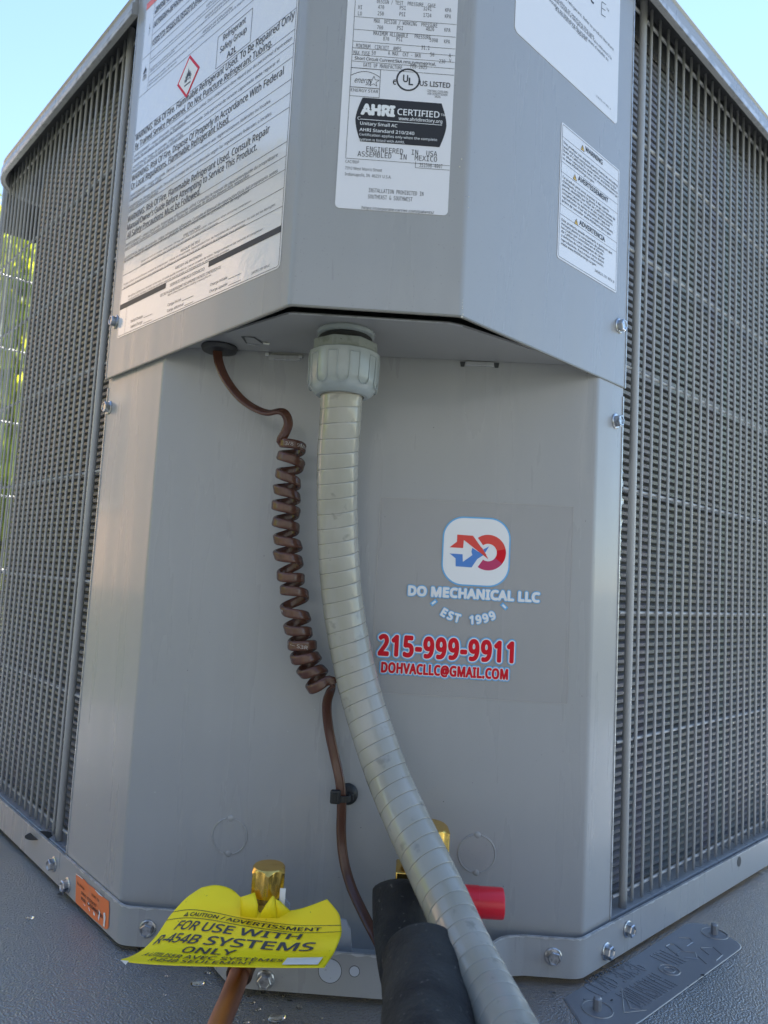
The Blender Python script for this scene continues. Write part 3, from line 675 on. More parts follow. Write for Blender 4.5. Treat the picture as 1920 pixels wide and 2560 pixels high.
for (t, x, y, xe, lx) in (('Initial Charge', 261, 1206, 348, 420), ('Added Charge', 258, 1248, 346, 415), ('Carga inicial', 534, 1086, 630, 725), ('Carga adicional', 530, 1130, 650, 725), ('Charge initiale', 849, 937, 975, 1076), ('Charge ajoutée', 843, 986, 976, 1076)):
    L1(zb_, t, x, y, 24, xe); a = zb_.uv(xe+9, y-(xe-x)*.42); b = zb_.uv(lx, y-(lx-x)*.42); pr.line((a[0], a[1]), (b[0], a[1]), th, 'black', LF)
L1(zb_, '349797-101 REV.C', 1155, 850, 22, 1291)
uc2 = zb_.uv(222, 1200)[0]; pr.line((uc2, LVB), (uc2, vB), th*.7, 'black', LF)
# flammability diamond
du = [za_.uv(605, 632)[0], za_.uv(773, 498)[0]]; cu_, = [(du[0]+du[1])/2]; cv_ = (za_.uv(704, 425)[1]+za_.uv(674, 710)[1])/2; hr = (du[1]-du[0])/2; vr = hr
pr.poly([(cu_-hr, cv_), (cu_, cv_-vr), (cu_+hr, cv_), (cu_, cv_+vr)], 'red_print', LF); pr.poly([(cu_-hr*.83, cv_), (cu_, cv_-vr*.83), (cu_+hr*.83, cv_), (cu_, cv_+vr*.83)], 'white_print', LF+.00008)
def flame(cu, cv, s, lift):
    f = [(-.9, -.9), (-1.0, -.2), (-.75, -.45), (-.7, .3), (-.5, 0), (-.35, .7), (-.15, .3), (.0, 1.3), (.2, .5), (.35, .8), (.5, .2), (.75, .5), (.8, -.1), (1.0, 0), (.95, -.6), (.7, -.9), (.55, -.5), (.4, -.2), (.2, -.65), (0, -.1), (-.15, -.6), (-.4, -.35), (-.5, -.9)]
    c = (0, -.0)
    # fan of tongues, each a thin spike
    for i in range(0, len(f)-2, 2):
        a, b, d = f[i], f[i+1], f[i+2]
        pr.poly([(cu+a[0]*s, cv+a[1]*s), (cu+b[0]*s, cv+b[1]*s), (cu+d[0]*s, cv+d[1]*s)], 'black', lift)
    pr.poly([(cu-.75*s, cv-.5*s), (cu-.5*s, cv), (cu-.1*s, cv+.35*s), (cu+.3*s, cv+.5*s), (cu+.7*s, cv), (cu+.8*s, cv-.5*s), (cu+.45*s, cv-.25*s), (cu+.1*s, cv-.1*s), (cu-.25*s, cv-.3*s), (cu-.55*s, cv-.9*s)], 'black', lift)
    pr.line((cu-.9*s, cv-1.25*s), (cu+.9*s, cv-1.25*s), .22*s, 'black', lift)
flame(cu_, cv_+hr*.03, hr*.30, LF+.00014)
e = zc_.uv(180, 1340); flame(e[0], e[1], .0030, LF)
for k in range(3): pr.line((e[0]-.0035, e[1]-.0048-.0011*k), (e[0]+.0040, e[1]-.0048-.0011*k), th*1.2, 'black', LF)
e = zc_.uv(265, 555)
for a, b in (((0, .0045), (-.0008, .0005)), ((-.0008, .0005), (.0009, .0009)), ((.0009, .0009), (-.0006, -.0050))): pr.line((e[0]+a[0], e[1]+a[1]), (e[0]+b[0], e[1]+b[1]), .0004, 'black', LF)
pr.build(lab)

UL = UL_
# 2. rating plate on the front of the control box
zf = Z(UF, 800, 0, 3.95)
ca, cb = zf.uv(150, 2040), zf.uv(1270, 2090); u0, u1 = (ca[0]+zf.uv(268, 40)[0])/2, (cb[0]+zf.uv(1352, 60)[0])/2; vb = (zf.uv(400, 2078)[1]+zf.uv(1100, 2112)[1])/2
lab = sticker('rating_plate', UF, u0, vb, u1, .40+CZ, .0025, M['label_matt'], unit, 'tall white rating plate with a black certification block')
pr = Print(UF); LF = .0004
def L2(t, x, y, h, xe=None, m='black', b=0, lift=LF):
    FACE[0] = MONO if b < 0 and MONO else SANS; pline(pr, zf, t, x, y, h, xe, m, max(b*2, 0), 2 if h > 45 else 1, lift); FACE[0] = SANS
W = .00022
def row(x, y, x2=None):
    v = zf.uv(x, y)[1]; pr.line((zf.uv(x, y)[0], v), (u1-.0002 if x2 is None else zf.uv(x2, y)[0], v), W, 'black', LF)
cen = lambda z, y: z.uv(700, y)[1]
for (x, y) in ((340, 168), (333, 293), (327, 410), (321, 476), (317, 542), (313, 606), (310, 670), (252, 1565)): row(x, y)
pr.line(zf.uv(254, 1560), (zf.uv(254, 1560)[0]+.0000, .40+CZ), W, 'black', LF)
for (t, x, y, xe) in (('DESIGN / TEST  PRESSURE  GAGE', 562, 35, 1140), ('HI', 378, 93, 414), ('470', 573, 92, 632), ('PSI', 787, 100, 845), ('3241', 1020, 107, 1100), ('KPA', 1235, 122, 1294), ('LO', 374, 155, 413), ('250', 569, 155, 628), ('PSI', 783, 163, 841), ('1724', 1020, 171, 1098), ('KPA', 1232, 183, 1292),
        ('MAX  DESIGN / WORKING  PRESSURE', 532, 228, 1157), ('700', 563, 292, 621), ('PSI', 760, 298, 818), ('4826', 1045, 307, 1125), ('KPA', 1227, 318, 1286), ('MAXIMUM ALLOWABLE   PRESSURE', 527, 350, 1090), ('870', 622, 404, 681), ('PSI', 754, 409, 812), ('5998', 1083, 418, 1162), ('KPA', 1224, 432, 1281),
        ('MINIMUM  CIRCUIT  AMPS', 356, 473, 800), ('31.1', 1000, 492, 1080), ('MAX FUSE', 330, 540, 490), ('50', 510, 543, 550), ('A', 671, 547, 690), ('MAX  CKT - BKR', 714, 552, 995), ('50', 1087, 561, 1127), ('A', 1271, 571, 1290), ('230', 1175, 627, 1235), ('V', 1273, 622, 1294),
        ('DATE OF MANUFACTURE', 428, 662, 811), ('FEB-2025', 892, 676, 1055)): L2(t, x, y, 38, xe, b=-.004, m='grey_print')
L2('Short Circuit Current:5kA rms,symmetrical,', 343, 592, 30, 1142, b=.01, m='grey_print')
a, b = zf.uv(310, 672), zf.uv(600, 680); a2, b2 = zf.uv(291, 948), zf.uv(585, 953)
eu0, eu1 = (a[0]+a2[0])/2, (b[0]+b2[0])/2; ev1, ev0 = a[1], a2[1]; evm = zf.uv(294, 860)[1]
pr.loop([(eu0, ev0), (eu1, ev0), (eu1, ev1), (eu0, ev1)], .00025, 'black', LF); pr.line((eu0, evm), (eu1, evm), .00035, 'black', LF)
L2('ENERGY STAR', 304, 905, 30, 573)
arc = [(eu0+(eu1-eu0)*(k/14), evm+(ev1-evm)*(.45+.40*math.sin(PI*(.12+.76*k/14)))) for k in range(15)]
for i in range(14): pr.line(arc[i], arc[i+1], .0003, 'black', LF)
pr.text('energy', eu0+.0020, evm+.0026, .0031, .0098, 'black', .0, LF, 2, .35)
sc = zf.uv(530, 810); st = [(sc[0]+.0031*(1 if k % 2 == 0 else .42)*math.sin(k*PI/5), sc[1]+.0031*(1 if k % 2 == 0 else .42)*math.cos(k*PI/5)) for k in range(10)]
pr.loop(st, .00025, 'black', LF)
uc = zf.uv(870, 792); ring = [(.0060*math.cos(2*PI*k/32), .0060*math.sin(2*PI*k/32)) for k in range(33)]
for i in range(32): pr.line((uc[0]+ring[i][0], uc[1]+ring[i][1]), (uc[0]+ring[i+1][0], uc[1]+ring[i+1][1]), .0009, 'black', LF)
L2('U', 820, 812, 68, 868, b=.02); L2('L', 876, 842, 68, 918, b=.02); L2('c', 722, 836, 42, 750, b=.02); L2('C', 720, 838, 48, 751, b=.015); L2('US LISTED', 985, 850, 48, 1285, b=.015)
L2('CENTRAL COOLING', 1055, 910, 22, 1263); L2('AIR CONDITIONER', 1060, 938, 22, 1258); L2('3R26', 1130, 968, 20, 1188)
# black certification block with bulging sides
q = [zf.uv(405, 982), zf.uv(1215, 1012), zf.uv(1195, 1446), zf.uv(380, 1412)]; bu0 = (q[0][0]+q[3][0])/2; bu1 = (q[1][0]+q[2][0])/2; bv1 = (q[0][1]+q[1][1])/2; bv0 = (q[2][1]+q[3][1])/2
pts = [(bu0+.0000-.0024*math.sin(PI*k/12)+.0008*abs(k-6)/6, bv1+(bv0-bv1)*k/12) for k in range(13)]+[(bu1+.0024*math.sin(PI*k/12)-.0008*abs(k-6)/6, bv0+(bv1-bv0)*k/12) for k in range(13)]
pr.poly(pts, 'black', LF); L3 = LF+.0001
L2('AHRI', 412, 1128, 92, 740, 'white_print', .06, L3); u_, v_ = zf.uv(430, 1092)
pr.line(zf.uv(415, 1075), zf.uv(560, 1098), .0005, 'black', L3+.0001); pr.line(zf.uv(560, 1098), zf.uv(745, 1085), .0005, 'black', L3+.0001)
L2('CERTIFIED', 764, 1138, 60, 1178, 'white_print', .012, L3); L2('TM', 1190, 1150, 22, 1236, 'white_print', 0, L3); L2('www.ahridirectory.org', 776, 1190, 32, 1206, 'white_print', .01, L3)
L2('C', 370, 1186, 32, 397, 'white_print', 0, L3); a = zf.uv(398, 1196); b = zf.uv(1205, 1226); pr.line((a[0], (a[1]+b[1])/2), (b[0], (a[1]+b[1])/2), .0003, 'white_print', L3)
L2('Unitary Small AC', 396, 1236, 30, 762, 'white_print', .012, L3); L2('AHRI Standard 210/240', 390, 1298, 30, 930, 'white_print', .012, L3); L2('Certification applies only when the complete', 387, 1342, 24, 1155, 'white_print', .005, L3); L2('system is listed with AHRI.', 384, 1390, 24, 836, 'white_print', .005, L3)
L2('ENGINEERED  IN  USA', 456, 1498, 50, 1155, b=-.003); L2('ASSEMBLED  IN  MEXICO', 370, 1545, 50, 1153, b=-.003)
L2('CAC/BDP', 251, 1610, 28, 386, 'grey_print'); L2('7310 West Morris Street', 246, 1675, 30, 612, 'grey_print'); L2('Indianapolis, IN  46231 U.S.A.', 245, 1735, 30, 703, 'grey_print')
a = zf.uv(940, 1660); pr.line(a, (u1-.0002, a[1]), W, 'black', LF); pr.line(a, (a[0], zf.uv(942, 1600)[1]), W, 'black', LF)
L2('351598-4007', 980, 1650, 38, 1207, b=-.002); L2('INSTALLATION PROHIBITED IN', 480, 1900, 40, 1020, b=-.002, m='grey_print'); L2('SOUTHEAST & SOUTHWEST', 473, 1962, 40, 912, b=-.002, m='grey_print'); L2('https://corporate.carrier.com/patents/', 412, 2066, 28, 1125, m='grey_print', b=.005)
pr.build(lab)

# 3. large label on the right face (lower part in view)
zr = Z(UR, 1240, 0, 3.95)
ca = zr.uv(185, 300); cb = zr.uv(1190, 1200); vb = (zr.uv(230, 360)[1]+zr.uv(1150, 1190)[1])/2; u0, u1 = zr.uv(182, 260)[0], zr.uv(1200, 900)[0]
lab = sticker('refrigerant_label', UR, u0, vb, u1, .44+CZ, .0035, M['label_matt'], unit, 'white refrigerant notice label, cut off by the top of the picture')
pr = Print(UR)
def L4(t, x, y, h, xe=None, m='black', b=0): pline(pr, zr, t, x, y, h, xe, m, b, 1, LF)
L4('unit contains R-454B refrigerant. Refer to product literature', 420, -272, 34, 1155); L4('before installing or servicing this unit.', 470, -130, 34, 968)
L4('Cet appareil contient le réfrigérant R-454B. Faire référence à la', 480, -85, 34, 1135); L4("d'installer ou littérature du produit avant d'installer ou", 500, -10, 34, 1103); L4("d'entretenir cet appareil", 580, 100, 34, 888)
e_ = zr.uv(1030, 150); pr.text('C', zr.uv(925, 40)[0]-.0012, zr.uv(985, 75)[1], .0135, .0060, 'black', -.03, LF, 2)
for (a, b) in (((1040, 20), (1035, 145)), ((1040, 20), (1082, 50)), ((1038, 80), (1075, 108)), ((1035, 145), (1078, 172))): pr.line(zr.uv(*a), zr.uv(*b), .0005, 'black', LF)
L4('TM', 1085, 95, 22, 1110); L4('336379-101 REV. A', 985, 955, 18, 1128, 'grey_print')
pr.build(lab)

# 4. small chemical warning label
ze = Z(UR, 1340, 280, 4.4233)
u0 = (ze.uv(272, 150)[0]+ze.uv(238, 1600)[0])/2; u1 = (ze.uv(918, 640)[0]+ze.uv(888, 1970)[0])/2; vt = (ze.uv(278, 130)[1]+ze.uv(915, 620)[1])/2; vb = (ze.uv(245, 1625)[1]+ze.uv(880, 1995)[1])/2
lab = sticker('chemical_warning_label', UR, u0, vb, u1, vt, .0018, M['label_matt'], unit, 'small white warning label with three yellow triangles')
pr = Print(UR)
pr.loop(rrect(u0+.0012, vb+.0012, u1-.0012, vt-.0012, .001, 3), .00028, 'black', LF)
for y in (265, 548, 662, 1025, 1138):
    v = ze.uv(282, y)[1]; pr.line((u0+.0012, v), (u1-.0012, v), .00022, 'black', LF)
def L5(t, x, y, h, xe=None, m='grey_print', b=0): pline(pr, ze, t, x, y, h, xe, m, b, 1, LF)
for (t, x, y, xe, tx, ty) in (('WARNING', 540, 430, 730, 510, 405), ('AVERTISSEMENT', 460, 755, 792, 425, 730), ('ADVERTENCIA', 475, 1245, 757, 440, 1222)):
    L5(t, x, y, 52, xe, 'black', .05); c = ze.uv(tx, ty); s_ = .0021
    pr.poly([(c[0]-s_, c[1]-s_*.7), (c[0]+s_, c[1]-s_*.7), (c[0], c[1]+s_*1.1)], 'gold', LF); pr.loop([(c[0]-s_, c[1]-s_*.7), (c[0]+s_, c[1]-s_*.7), (c[0], c[1]+s_*1.1)], .0003, 'black', LF+.00005)
    pr.line((c[0], c[1]+s_*.5), (c[0], c[1]-s_*.4), .0005, 'black', LF+.00006)
for (t, x, y, xe) in (('This product can expose you to chemicals including', 295, 345, 895), ('Lead and lead compounds,which are known to the', 294, 390, 880), ('State of California to cause cancer and birth defects', 293, 432, 895), ('or other reproductive harm. For more information go', 292, 476, 893), ('to www.P65Warnings.ca.gov.', 291, 520, 640),
        ('Ce produit peut vous exposer à des agents', 289, 728, 800), ('chimiques,y compris le plomb et les composés de', 288, 772, 870), ("plomb, identifiés par l'État de Californie comme", 287, 815, 840), ('pouvant causer le cancer et des malformations', 286, 858, 838), ("congénitales ou autres troubles de l'appareil", 285, 900, 808), ('reproducteur. Pour de plus amples informations,', 284, 944, 848), ('prière de consulter www.P65Warnings.ca.gov.', 283, 990, 825),
        ('Este producto puede exponerlo a químicos que', 277, 1200, 835), ('incluyen plomo y compuestos de plomo,', 276, 1243, 750), ('los cuales son conocidos en el Estado', 275, 1285, 735), ('de California como causantes de cáncer', 274, 1328, 750), ('y defectos de nacimiento, u otros daños', 273, 1372, 745), ('reproductivos. Para mayor información,', 272, 1418, 740), ('visite www.P65Warnings.ca.gov.', 271, 1462, 662)): L5(t, x, y, 28, xe, b=.004)
L5('340824-201 REV.B', 642, 1762, 30, 858, 'black')
pr.build(lab)

# 5. clear service sticker on the panel
zs = Z(MP, 900, 1220, 2.86)
u0 = zs.uv(148, 55)[0]; u1 = zs.uv(1505, 900)[0]; vt = (zs.uv(150, 55)[1]+zs.uv(1535, 140)[1])/2; vb = (zs.uv(170, 1455)[1]+zs.uv(1480, 1560)[1])/2; u0 = (zs.uv(148, 55)[0]+zs.uv(110, 700)[0])/2
lab = sticker('service_sticker', MP, u0, vb, u1, vt, .001, M['film'], unit, 'clear service company sticker with a red and blue logo', .00025)
pr = Print(MP); E0 = .0004
def L6(t, x, y, h, xe, m, b, lift, grow=0): pline(pr, zs, t, x, y, h, xe, m, b, 2, lift)
def outlined(t, x, y, h, xe, layers, sp=1.0):
    u, v = zs.uv(x, y); hh = zs.uv(x, y-h)[1]-v; lo, hi = u, u+.2
    for _ in range(30):
        mid = (lo+hi)/2; P = MP.P(mid, v)-O; px = 960+FPX*RT.dot(P)/FW.dot(P)
        if (px-900)*2.86 < xe: lo = mid
        else: hi = mid
    sx = (lo-u)/max(q[0] for q in text_shape(t, 0, 2, 0, sp)[0])
    for i, (m, b) in enumerate(layers):                       # b: stroke growth in metres
        vs, fs = text_shape(t, 0, 2, 0, sp); n = 16
        for k, (dx, dy) in enumerate([(0, 0)]+[(b*r_*math.cos(2*PI*q/n), b*r_*math.sin(2*PI*q/n)) for r_ in (1, .5) for q in range(n)]):
            pr.mb(m).add([MP.P(u+x_*sx+dx, v+y_*hh+dy, E0+.00022*(len(layers)-i)+k*STEP) for x_, y_, z_ in vs], fs)
outlined('215-999-9911', 136, 1188, 137, 1087, [('red_print', .00085), ('white_print', .0015), ('lblue', .0022)], 1.12)
outlined('DOHVACLLC@GMAIL.COM', 154, 1313, 68, 1052, [('red_print', .00042), ('white_print', .0009), ('lblue', .0016)], 1.06)
outlined('DO MECHANICAL LLC', 347, 763, 62, 1278, [('white_print', .00055), ('lblue', .0011)], 1.04)
# EST 1999 on a curve
cx_, cy_ = zs.uv(790, 560); Rr = abs(zs.uv(790, 970)[1]-cy_)
def arc_text(t, a0, a1, h, layers):
    n = len(t)
    for i, ch in enumerate(t):
        a = math.radians(a0+(a1-a0)*(i+.5)/n); px_, py_ = cx_+Rr*math.sin(a), cy_-Rr*math.cos(a)
        if ch == ' ': continue
        for j, (m, b) in enumerate(layers):
            vs, fs = text_shape(ch, b, 2); Wc = max(q[0] for q in text_shape(ch, 0, 2)[0])
            pts = []
            for x_, y_, z_ in vs:
                qx, qy = (x_-Wc/2)*h*.95, y_*h; pts.append(MP.P(px_+qx*math.cos(a)-qy*math.sin(a), py_+qx*math.sin(a)+qy*math.cos(a), E0+.00018*(len(layers)-j)+z_))
            pr.mb(m).add(pts, fs)
arc_text('EST 1999', -31, 30, .0048, [('white_print', .09), ('lblue', .19)])
for sg in (-1, 1):
    a = math.radians(41*sg); p = Vector((cx_+Rr*math.sin(a), cy_-Rr*math.cos(a))); d = Vector((math.cos(a)*.0+math.sin(a)*.55*-1, math.cos(a))).normalized()*.0022
    c = p+d*1.6; d = Vector((-.0018*sg, .0016))
    pr.line((c.x-d.x*1.0, c.y-d.y*1.0), (c.x+d.x, c.y+d.y), .0026, 'lblue', E0+.0001); pr.line((c.x-d.x*.6, c.y-d.y*.6), (c.x+d.x*.6, c.y+d.y*.6), .0012, 'white_print', E0+.0002)
# logo badge
q = [zs.uv(590, 440), zs.uv(1070, 460), zs.uv(830, 212), zs.uv(820, 700)]; bu0, bu1, bv1, bv0 = q[0][0], q[1][0], q[2][1], q[3][1]
pr.poly(rrect(bu0-.0003, bv0-.0003, bu1+.0003, bv1+.0003, .0135, 10), 'lblue', E0); pr.poly(rrect(bu0+.0006, bv0+.0006, bu1-.0006, bv1-.0006, .0128, 10), 'white_print', E0+.0001)
E2 = E0+.0002
def lg(pts, m, l=0): pr.poly([zs.uv(*p) for p in pts], m, E2+l)
lg([(640, 424), (693, 384), (695, 333), (808, 342), (905, 480), (742, 372), (737, 430)], 'red2'); lg([(695, 333), (808, 342), (862, 420), (915, 508), (742, 372)], 'red2', .00003)
lg([(808, 342), (858, 415), (875, 432), (917, 508), (745, 374), (742, 350)], 'red2', .00004)
lg([(640, 468), (733, 474), (735, 528), (683, 558), (683, 503)], 'blue_print'); lg([(735, 528), (800, 482), (922, 418), (885, 478), (838, 508), (797, 568), (683, 560), (690, 500)], 'blue_print', .00003)
lg([(803, 428), (850, 460), (803, 480), (796, 455)], 'blue_print', .00002)
oc = zs.uv(915, 462); ro, ri = .0112*1.02, .0056
for k in range(40):
    a0, a1 = math.radians(-128+k*(250/40)+5), math.radians(-128+(k+1)*(250/40)+5)
    m = 'magenta' if k < 14 else 'red_print' if k < 22 else 'red2'
    pr.poly([(oc[0]+ro*math.cos(a0), oc[1]+ro*math.sin(a0)), (oc[0]+ro*math.cos(a1), oc[1]+ro*math.sin(a1)), (oc[0]+ri*math.cos(a1), oc[1]+ri*math.sin(a1)), (oc[0]+ri*math.cos(a0), oc[1]+ri*math.sin(a0))], m, E2)
# worn film border
pr.loop(rrect(u0+.0002, vb+.0002, u1-.0002, vt-.0002, .001, 4), .00022, 'film_edge', E0-.00005)
pr.build(lab)

# 6. torn orange sticker on the base band
zo = Z(BL, 180, 2180, 13.825)
mb = MB(); top = [(160, 40), (300, 130), (460, 270), (560, 400), (740, 520), (850, 620), (1000, 770), (1100, 860), (1200, 940), (1300, 1010)]; bot = [(1300, 1400), (1280, 1900), (1230, 1975), (1160, 1960), (900, 1740), (620, 1500), (400, 1290), (180, 1080), (140, 1000)]
pts = [zo.uv(x, y) for x, y in top+bot]; n = len(pts)
vlo = min(p[1] for p in pts); 
mb.add([BL.P(u, v, .0004) for u, v in pts], [tuple(range(n))]); lab = mb.build('orange_sticker', M['orange'], unit, label='torn orange serial number sticker on the base band')
pr = Print(BL)
def L7(t, x, y, h, xe, b=0): pline(pr, zo, t, x, y, h, xe, 'black', b, 1, .0006)
L7('SQ: B04256', 205, 400, 85, 450, .01); L7('SERIAL: 0725X34797', 345, 740, 100, 865, .01); L7('COUNT: 110', 705, 800, 85, 955, .01); L7('MODEL:', 340, 930, 100, 510, .02); L7('GA5SAN43600', 560, 1110, 120, 1080, .03)
for P_ in ([(1120, 1400), (1180, 1390), (1195, 1560), (1160, 1900), (1110, 1850), (1130, 1650)], [(960, 1280), (1010, 1380), (985, 1560), (960, 1680), (930, 1560), (970, 1440)], [(780, 1340), (830, 1440), (820, 1510), (770, 1460)], [(610, 1190), (660, 1330), (640, 1350), (605, 1240)], [(570, 1020), (640, 1080), (620, 1130)], [(420, 1070), (500, 1150), (480, 1170)],
           [(160, 40), (300, 120), (420, 230), (400, 245), (290, 150), (165, 70)], [(840, 600), (1000, 740), (1100, 850), (1080, 850), (960, 770), (835, 625)]):
    pr.poly([zo.uv(*p) for p in P_], 'white_print', .0007)
pr.build(lab)

# ------------------------------------------------------------------ equipment pad
pad = empty('equipment_pad', (0, .6, -.05), 'dark grey pebbled plastic equipment pad under the condenser', 'pad')
mb = MB(); mb.prism([(-.95, -.35), (1.0, -.35), (1.0, 1.55), (-.95, 1.55)], -.055, 0); mb.build('pad_body', M['pad'], pad, bevel=.01)
pq = [Zp(x, y, 0) for x, y in ((1407.7, 2497), (1560, 2410), (1720, 2308), (1770, 2310), (1862, 2367), (1607.9, 2552.5), (1500, 2620), (1440, 2575))]
e0 = Vector((.7071, .7071)); 
o_ = Zp(1407.7, 2497, 0); c_ = [(0, 0), (.160, .0)]
pts = fillet([v2(pq[0]), v2(pq[1]), v2(pq[2]), v2(pq[3]), v2(pq[4]), v2(pq[5]), v2(Zp(1490, 2625, 0)), v2(pq[0])], [.02, .012, .02, .012, .05, .03], 5)[:-1]
pts = [Vector((p[0], p[1])) for p in pts]
mb = MB(); cen_ = sum(pts, Vector((0, 0)))/len(pts); n = len(pts)
mb.add([(p.x, p.y, .0002) for p in pts]+[(cen_.x+(p.x-cen_.x)*.985, cen_.y+(p.y-cen_.y)*.985, .0007) for p in pts], [tuple(range(n, 2*n))]+[(i, (i+1) % n, n+(i+1) % n, n+i) for i in range(n)])
plq = mb.build('smooth_plaque', M['pad_smooth'], pad)
a = Zp(1560, 2528, .0007); b = Zp(1690, 2448, .0007); tu = (b-a).normalized(); tv = Vector((-tu.y, tu.x, 0))
def raised(mb, t, org, du, dv, h, w_, thick=.0006, b=-.01):
    vs, fs = text_shape(t, b, 2); Wt = max(q[0] for q in vs); n = len(vs); sx = w_/Wt if w_ else h
    lo = [org+du*(x*sx)+dv*(y*h) for x, y, z_ in vs]; hi = [p+Vector((0, 0, thick)) for p in lo]
    cnt = {}
    for f in fs:
        for i in range(len(f)): e_ = (f[i], f[(i+1) % len(f)]); cnt[tuple(sorted(e_))] = cnt.get(tuple(sorted(e_)), 0)+1
    mb.add(lo+hi, [tuple(i+n for i in f) for f in fs]+[(i, j, j+n, i+n) for (i, j), c in cnt.items() if c == 1])
mb = MB()
raised(mb, 'DIVERSITECH', Zp(1605, 2520, .0007), tu, tv, .017, (Zp(1690, 2462, 0)-Zp(1605, 2520, 0)).length, .0003, 0)
raised(mb, 'CLAD 36X36', Zp(1502, 2492, .0007), tu, tv, .013, (Zp(1612, 2420, 0)-Zp(1502, 2492, 0)).length, .0003, 0)
raised(mb, 'ULTRALITE', Zp(1480, 2462, .0007), tu, tv, .005, (Zp(1570, 2408, 0)-Zp(1480, 2462, 0)).length, .0003, 0)
raised(mb, 'LITE', Zp(1690, 2420, .0007), tu, tv, .018, (Zp(1722, 2402, 0)-Zp(1690, 2420, 0)).length, .0003, 0)
for pts_ in ([(1554, 2473), (1560, 2533), (1616, 2525)], [(1558, 2480), (1577, 2522), (1600, 2524)], [(1696, 2344), (1725, 2346), (1732, 2356), (1716, 2366)], [(1664, 2366), (1674, 2360), (1688, 2362), (1712, 2380)], [(1692, 2384), (1700, 2378), (1738, 2382), (1742, 2397), (1712, 2394)],
             [(1752, 2370), (1783, 2368), (1806, 2388), (1790, 2402)], [(1745, 2391), (1766, 2410)], [(1752, 2371), (1772, 2387)], [(1664, 2366), (1697, 2391)]):
    mb.tube([Zp(x, y, .0007) for x, y in pts_], .00045, 5)
c_ = Zp(1673, 2425, .0008)
for rr in (.0062, .0032): mb.tube([c_+Vector((rr*math.cos(a_), rr*math.sin(a_), 0)) for a_ in [2*PI*k/20 for k in range(21)]], .0005, 5)
mb.build('raised_lettering', M['pad_smooth'], plq, smooth=30)
for (x, y) in ((1493, 2523), (1786, 2334)):
    p = Zp(x, y, .0007); mb = MB(); mb.lathe(p, (0, 0, 1), [(0, .0026), (.0058, .0024), (.0066, .0016)], 8); mb.build('moulded_peg', M['pad_smooth'], plq, smooth=30)
    mb = MB(); mb.tube([p+Vector((.0085*math.cos(a_), .0085*math.sin(a_), 0)) for a_ in [2*PI*k/28 for k in range(29)]], .0005, 5); mb.build('moulded_ring', M['pad_smooth'], plq, smooth=40)
mb = MB()
for (x, y, r_) in ((1755, 2438, .0013), (1762, 2443, .001), (1745, 2450, .0006), (1888, 2380, .0009), (1783, 2309, .0008), (150, 2237, .002), (1384, 2483, .001), (1720, 2466, .0005), (1530, 2500, .0006), (1460, 2500, .0008), (1375, 2480, .0007), (1400, 2520, .0006), (1528, 2502, .0007), (1613, 2452, .0006), (1636, 2453, .0005)):
    p = Zp(x, y, .0013); mb.add([(p.x+r_*math.cos(a_)*random.uniform(.6, 1.4), p.y+r_*math.sin(a_)*random.uniform(.6, 1.2), p.z+random.uniform(0, .0006)) for a_ in (0, 1, 2, 3.1, 4.2, 5.2)], [tuple(range(6))])
tag(mb.build('grit', M['black'], pad), kind='stuff')
# droplets
first = True
drops = [(75, 2295, 9), (118, 2281, 3), (165, 2269, 3), (412, 2487, 5), (518, 2432, 8), (495, 2458, 16), (415, 2440, 5), (528, 2515, 3), (527, 2486, 3), (622, 2490, 5), (631, 2507, 8), (645, 2524, 8), (632, 2534, 5), (607, 2509, 3), (590, 2539, 5), (664, 2496, 3), (676, 2510, 3), (694, 2515, 4), (709, 2489, 6), (724, 2500, 7), (748, 2518, 9), (693, 2545, 21), (698, 2482, 4), (615, 2556, 8), (660, 2550, 4), (560, 2520, 3), (740, 2550, 3), (806, 2545, 6), (770, 2530, 3)]
wd = None
for (x, y, r_) in drops:
    p = Zp(x, y, .0001); rr = r_*(p-O).length/FPX*.85; mb = MB()
    mb.lathe((p.x, p.y, 0), (0, 0, 1), [(0.0002, rr), (rr*.22, rr*.90), (rr*.40, rr*.62), (rr*.48, rr*.28), (rr*.50, rr*.02)], 18, fn=lambda t, h, a=random.uniform(.05, .2), b=random.random(): 1+a*math.sin(4*PI*(t+b)))
    o = mb.build('water_droplet', M['water'], None, smooth=70)
    tag(o, 'tiny clear water droplet lying on the dark pad near the condenser base' if r_ < 14 else 'largest flat water droplet on the dark pad, right of the copper pipe' if x > 600 else 'wide flat water droplet on the dark pad left of the copper pipe', 'droplet', 'water droplets on the pad')

# ------------------------------------------------------------------ conduit and its connector
cond = empty('electrical_conduit', (-.0448, .4215, HP-.06), 'pale grey flexible electrical conduit hanging from the control box in a long curve', 'conduit')
AX = Vector((-.0448, .4215, 0)); sc_ = .4215/FPX
def zat(y, x=866): return Yp(x, y, .4215).z
zt = Yp(866, 835, .4023).z; z1n = Yp(866, 859.5, .4005).z; z0n = Yp(857, 976, .4065).z
mb = MB(); mb.lathe((AX.x, AX.y, HP-.0036), (0, 0, 1), [(0, .0158), (.0006, .0172), (.0024, .0174), (.0036, .0166)], 40); mb.build('lock_ring', M['pvc'], cond, smooth=35)
mb = MB(); mb.lathe((AX.x, AX.y, 0), (0, 0, 1), [(zt-.001, .0150), (zt, .0158), (HP-.0046, .0160), (HP-.0036, .0150)], 40); mb.build('sealing_gasket', M['rubber'], cond, smooth=35)
mb = MB(); hx8 = lambda t, h: 1/math.cos(((t+.04) % .125-.0625)*2*PI)*.97
mb.lathe((AX.x, AX.y, 0), (0, 0, 1), [(z1n-.004, .0192), (zt-.0005, .0192), (zt, .0184)], 64, fn=hx8); mb.build('gland_body', M['pvc_rough'], cond, smooth=25)
Hn = z1n-z0n
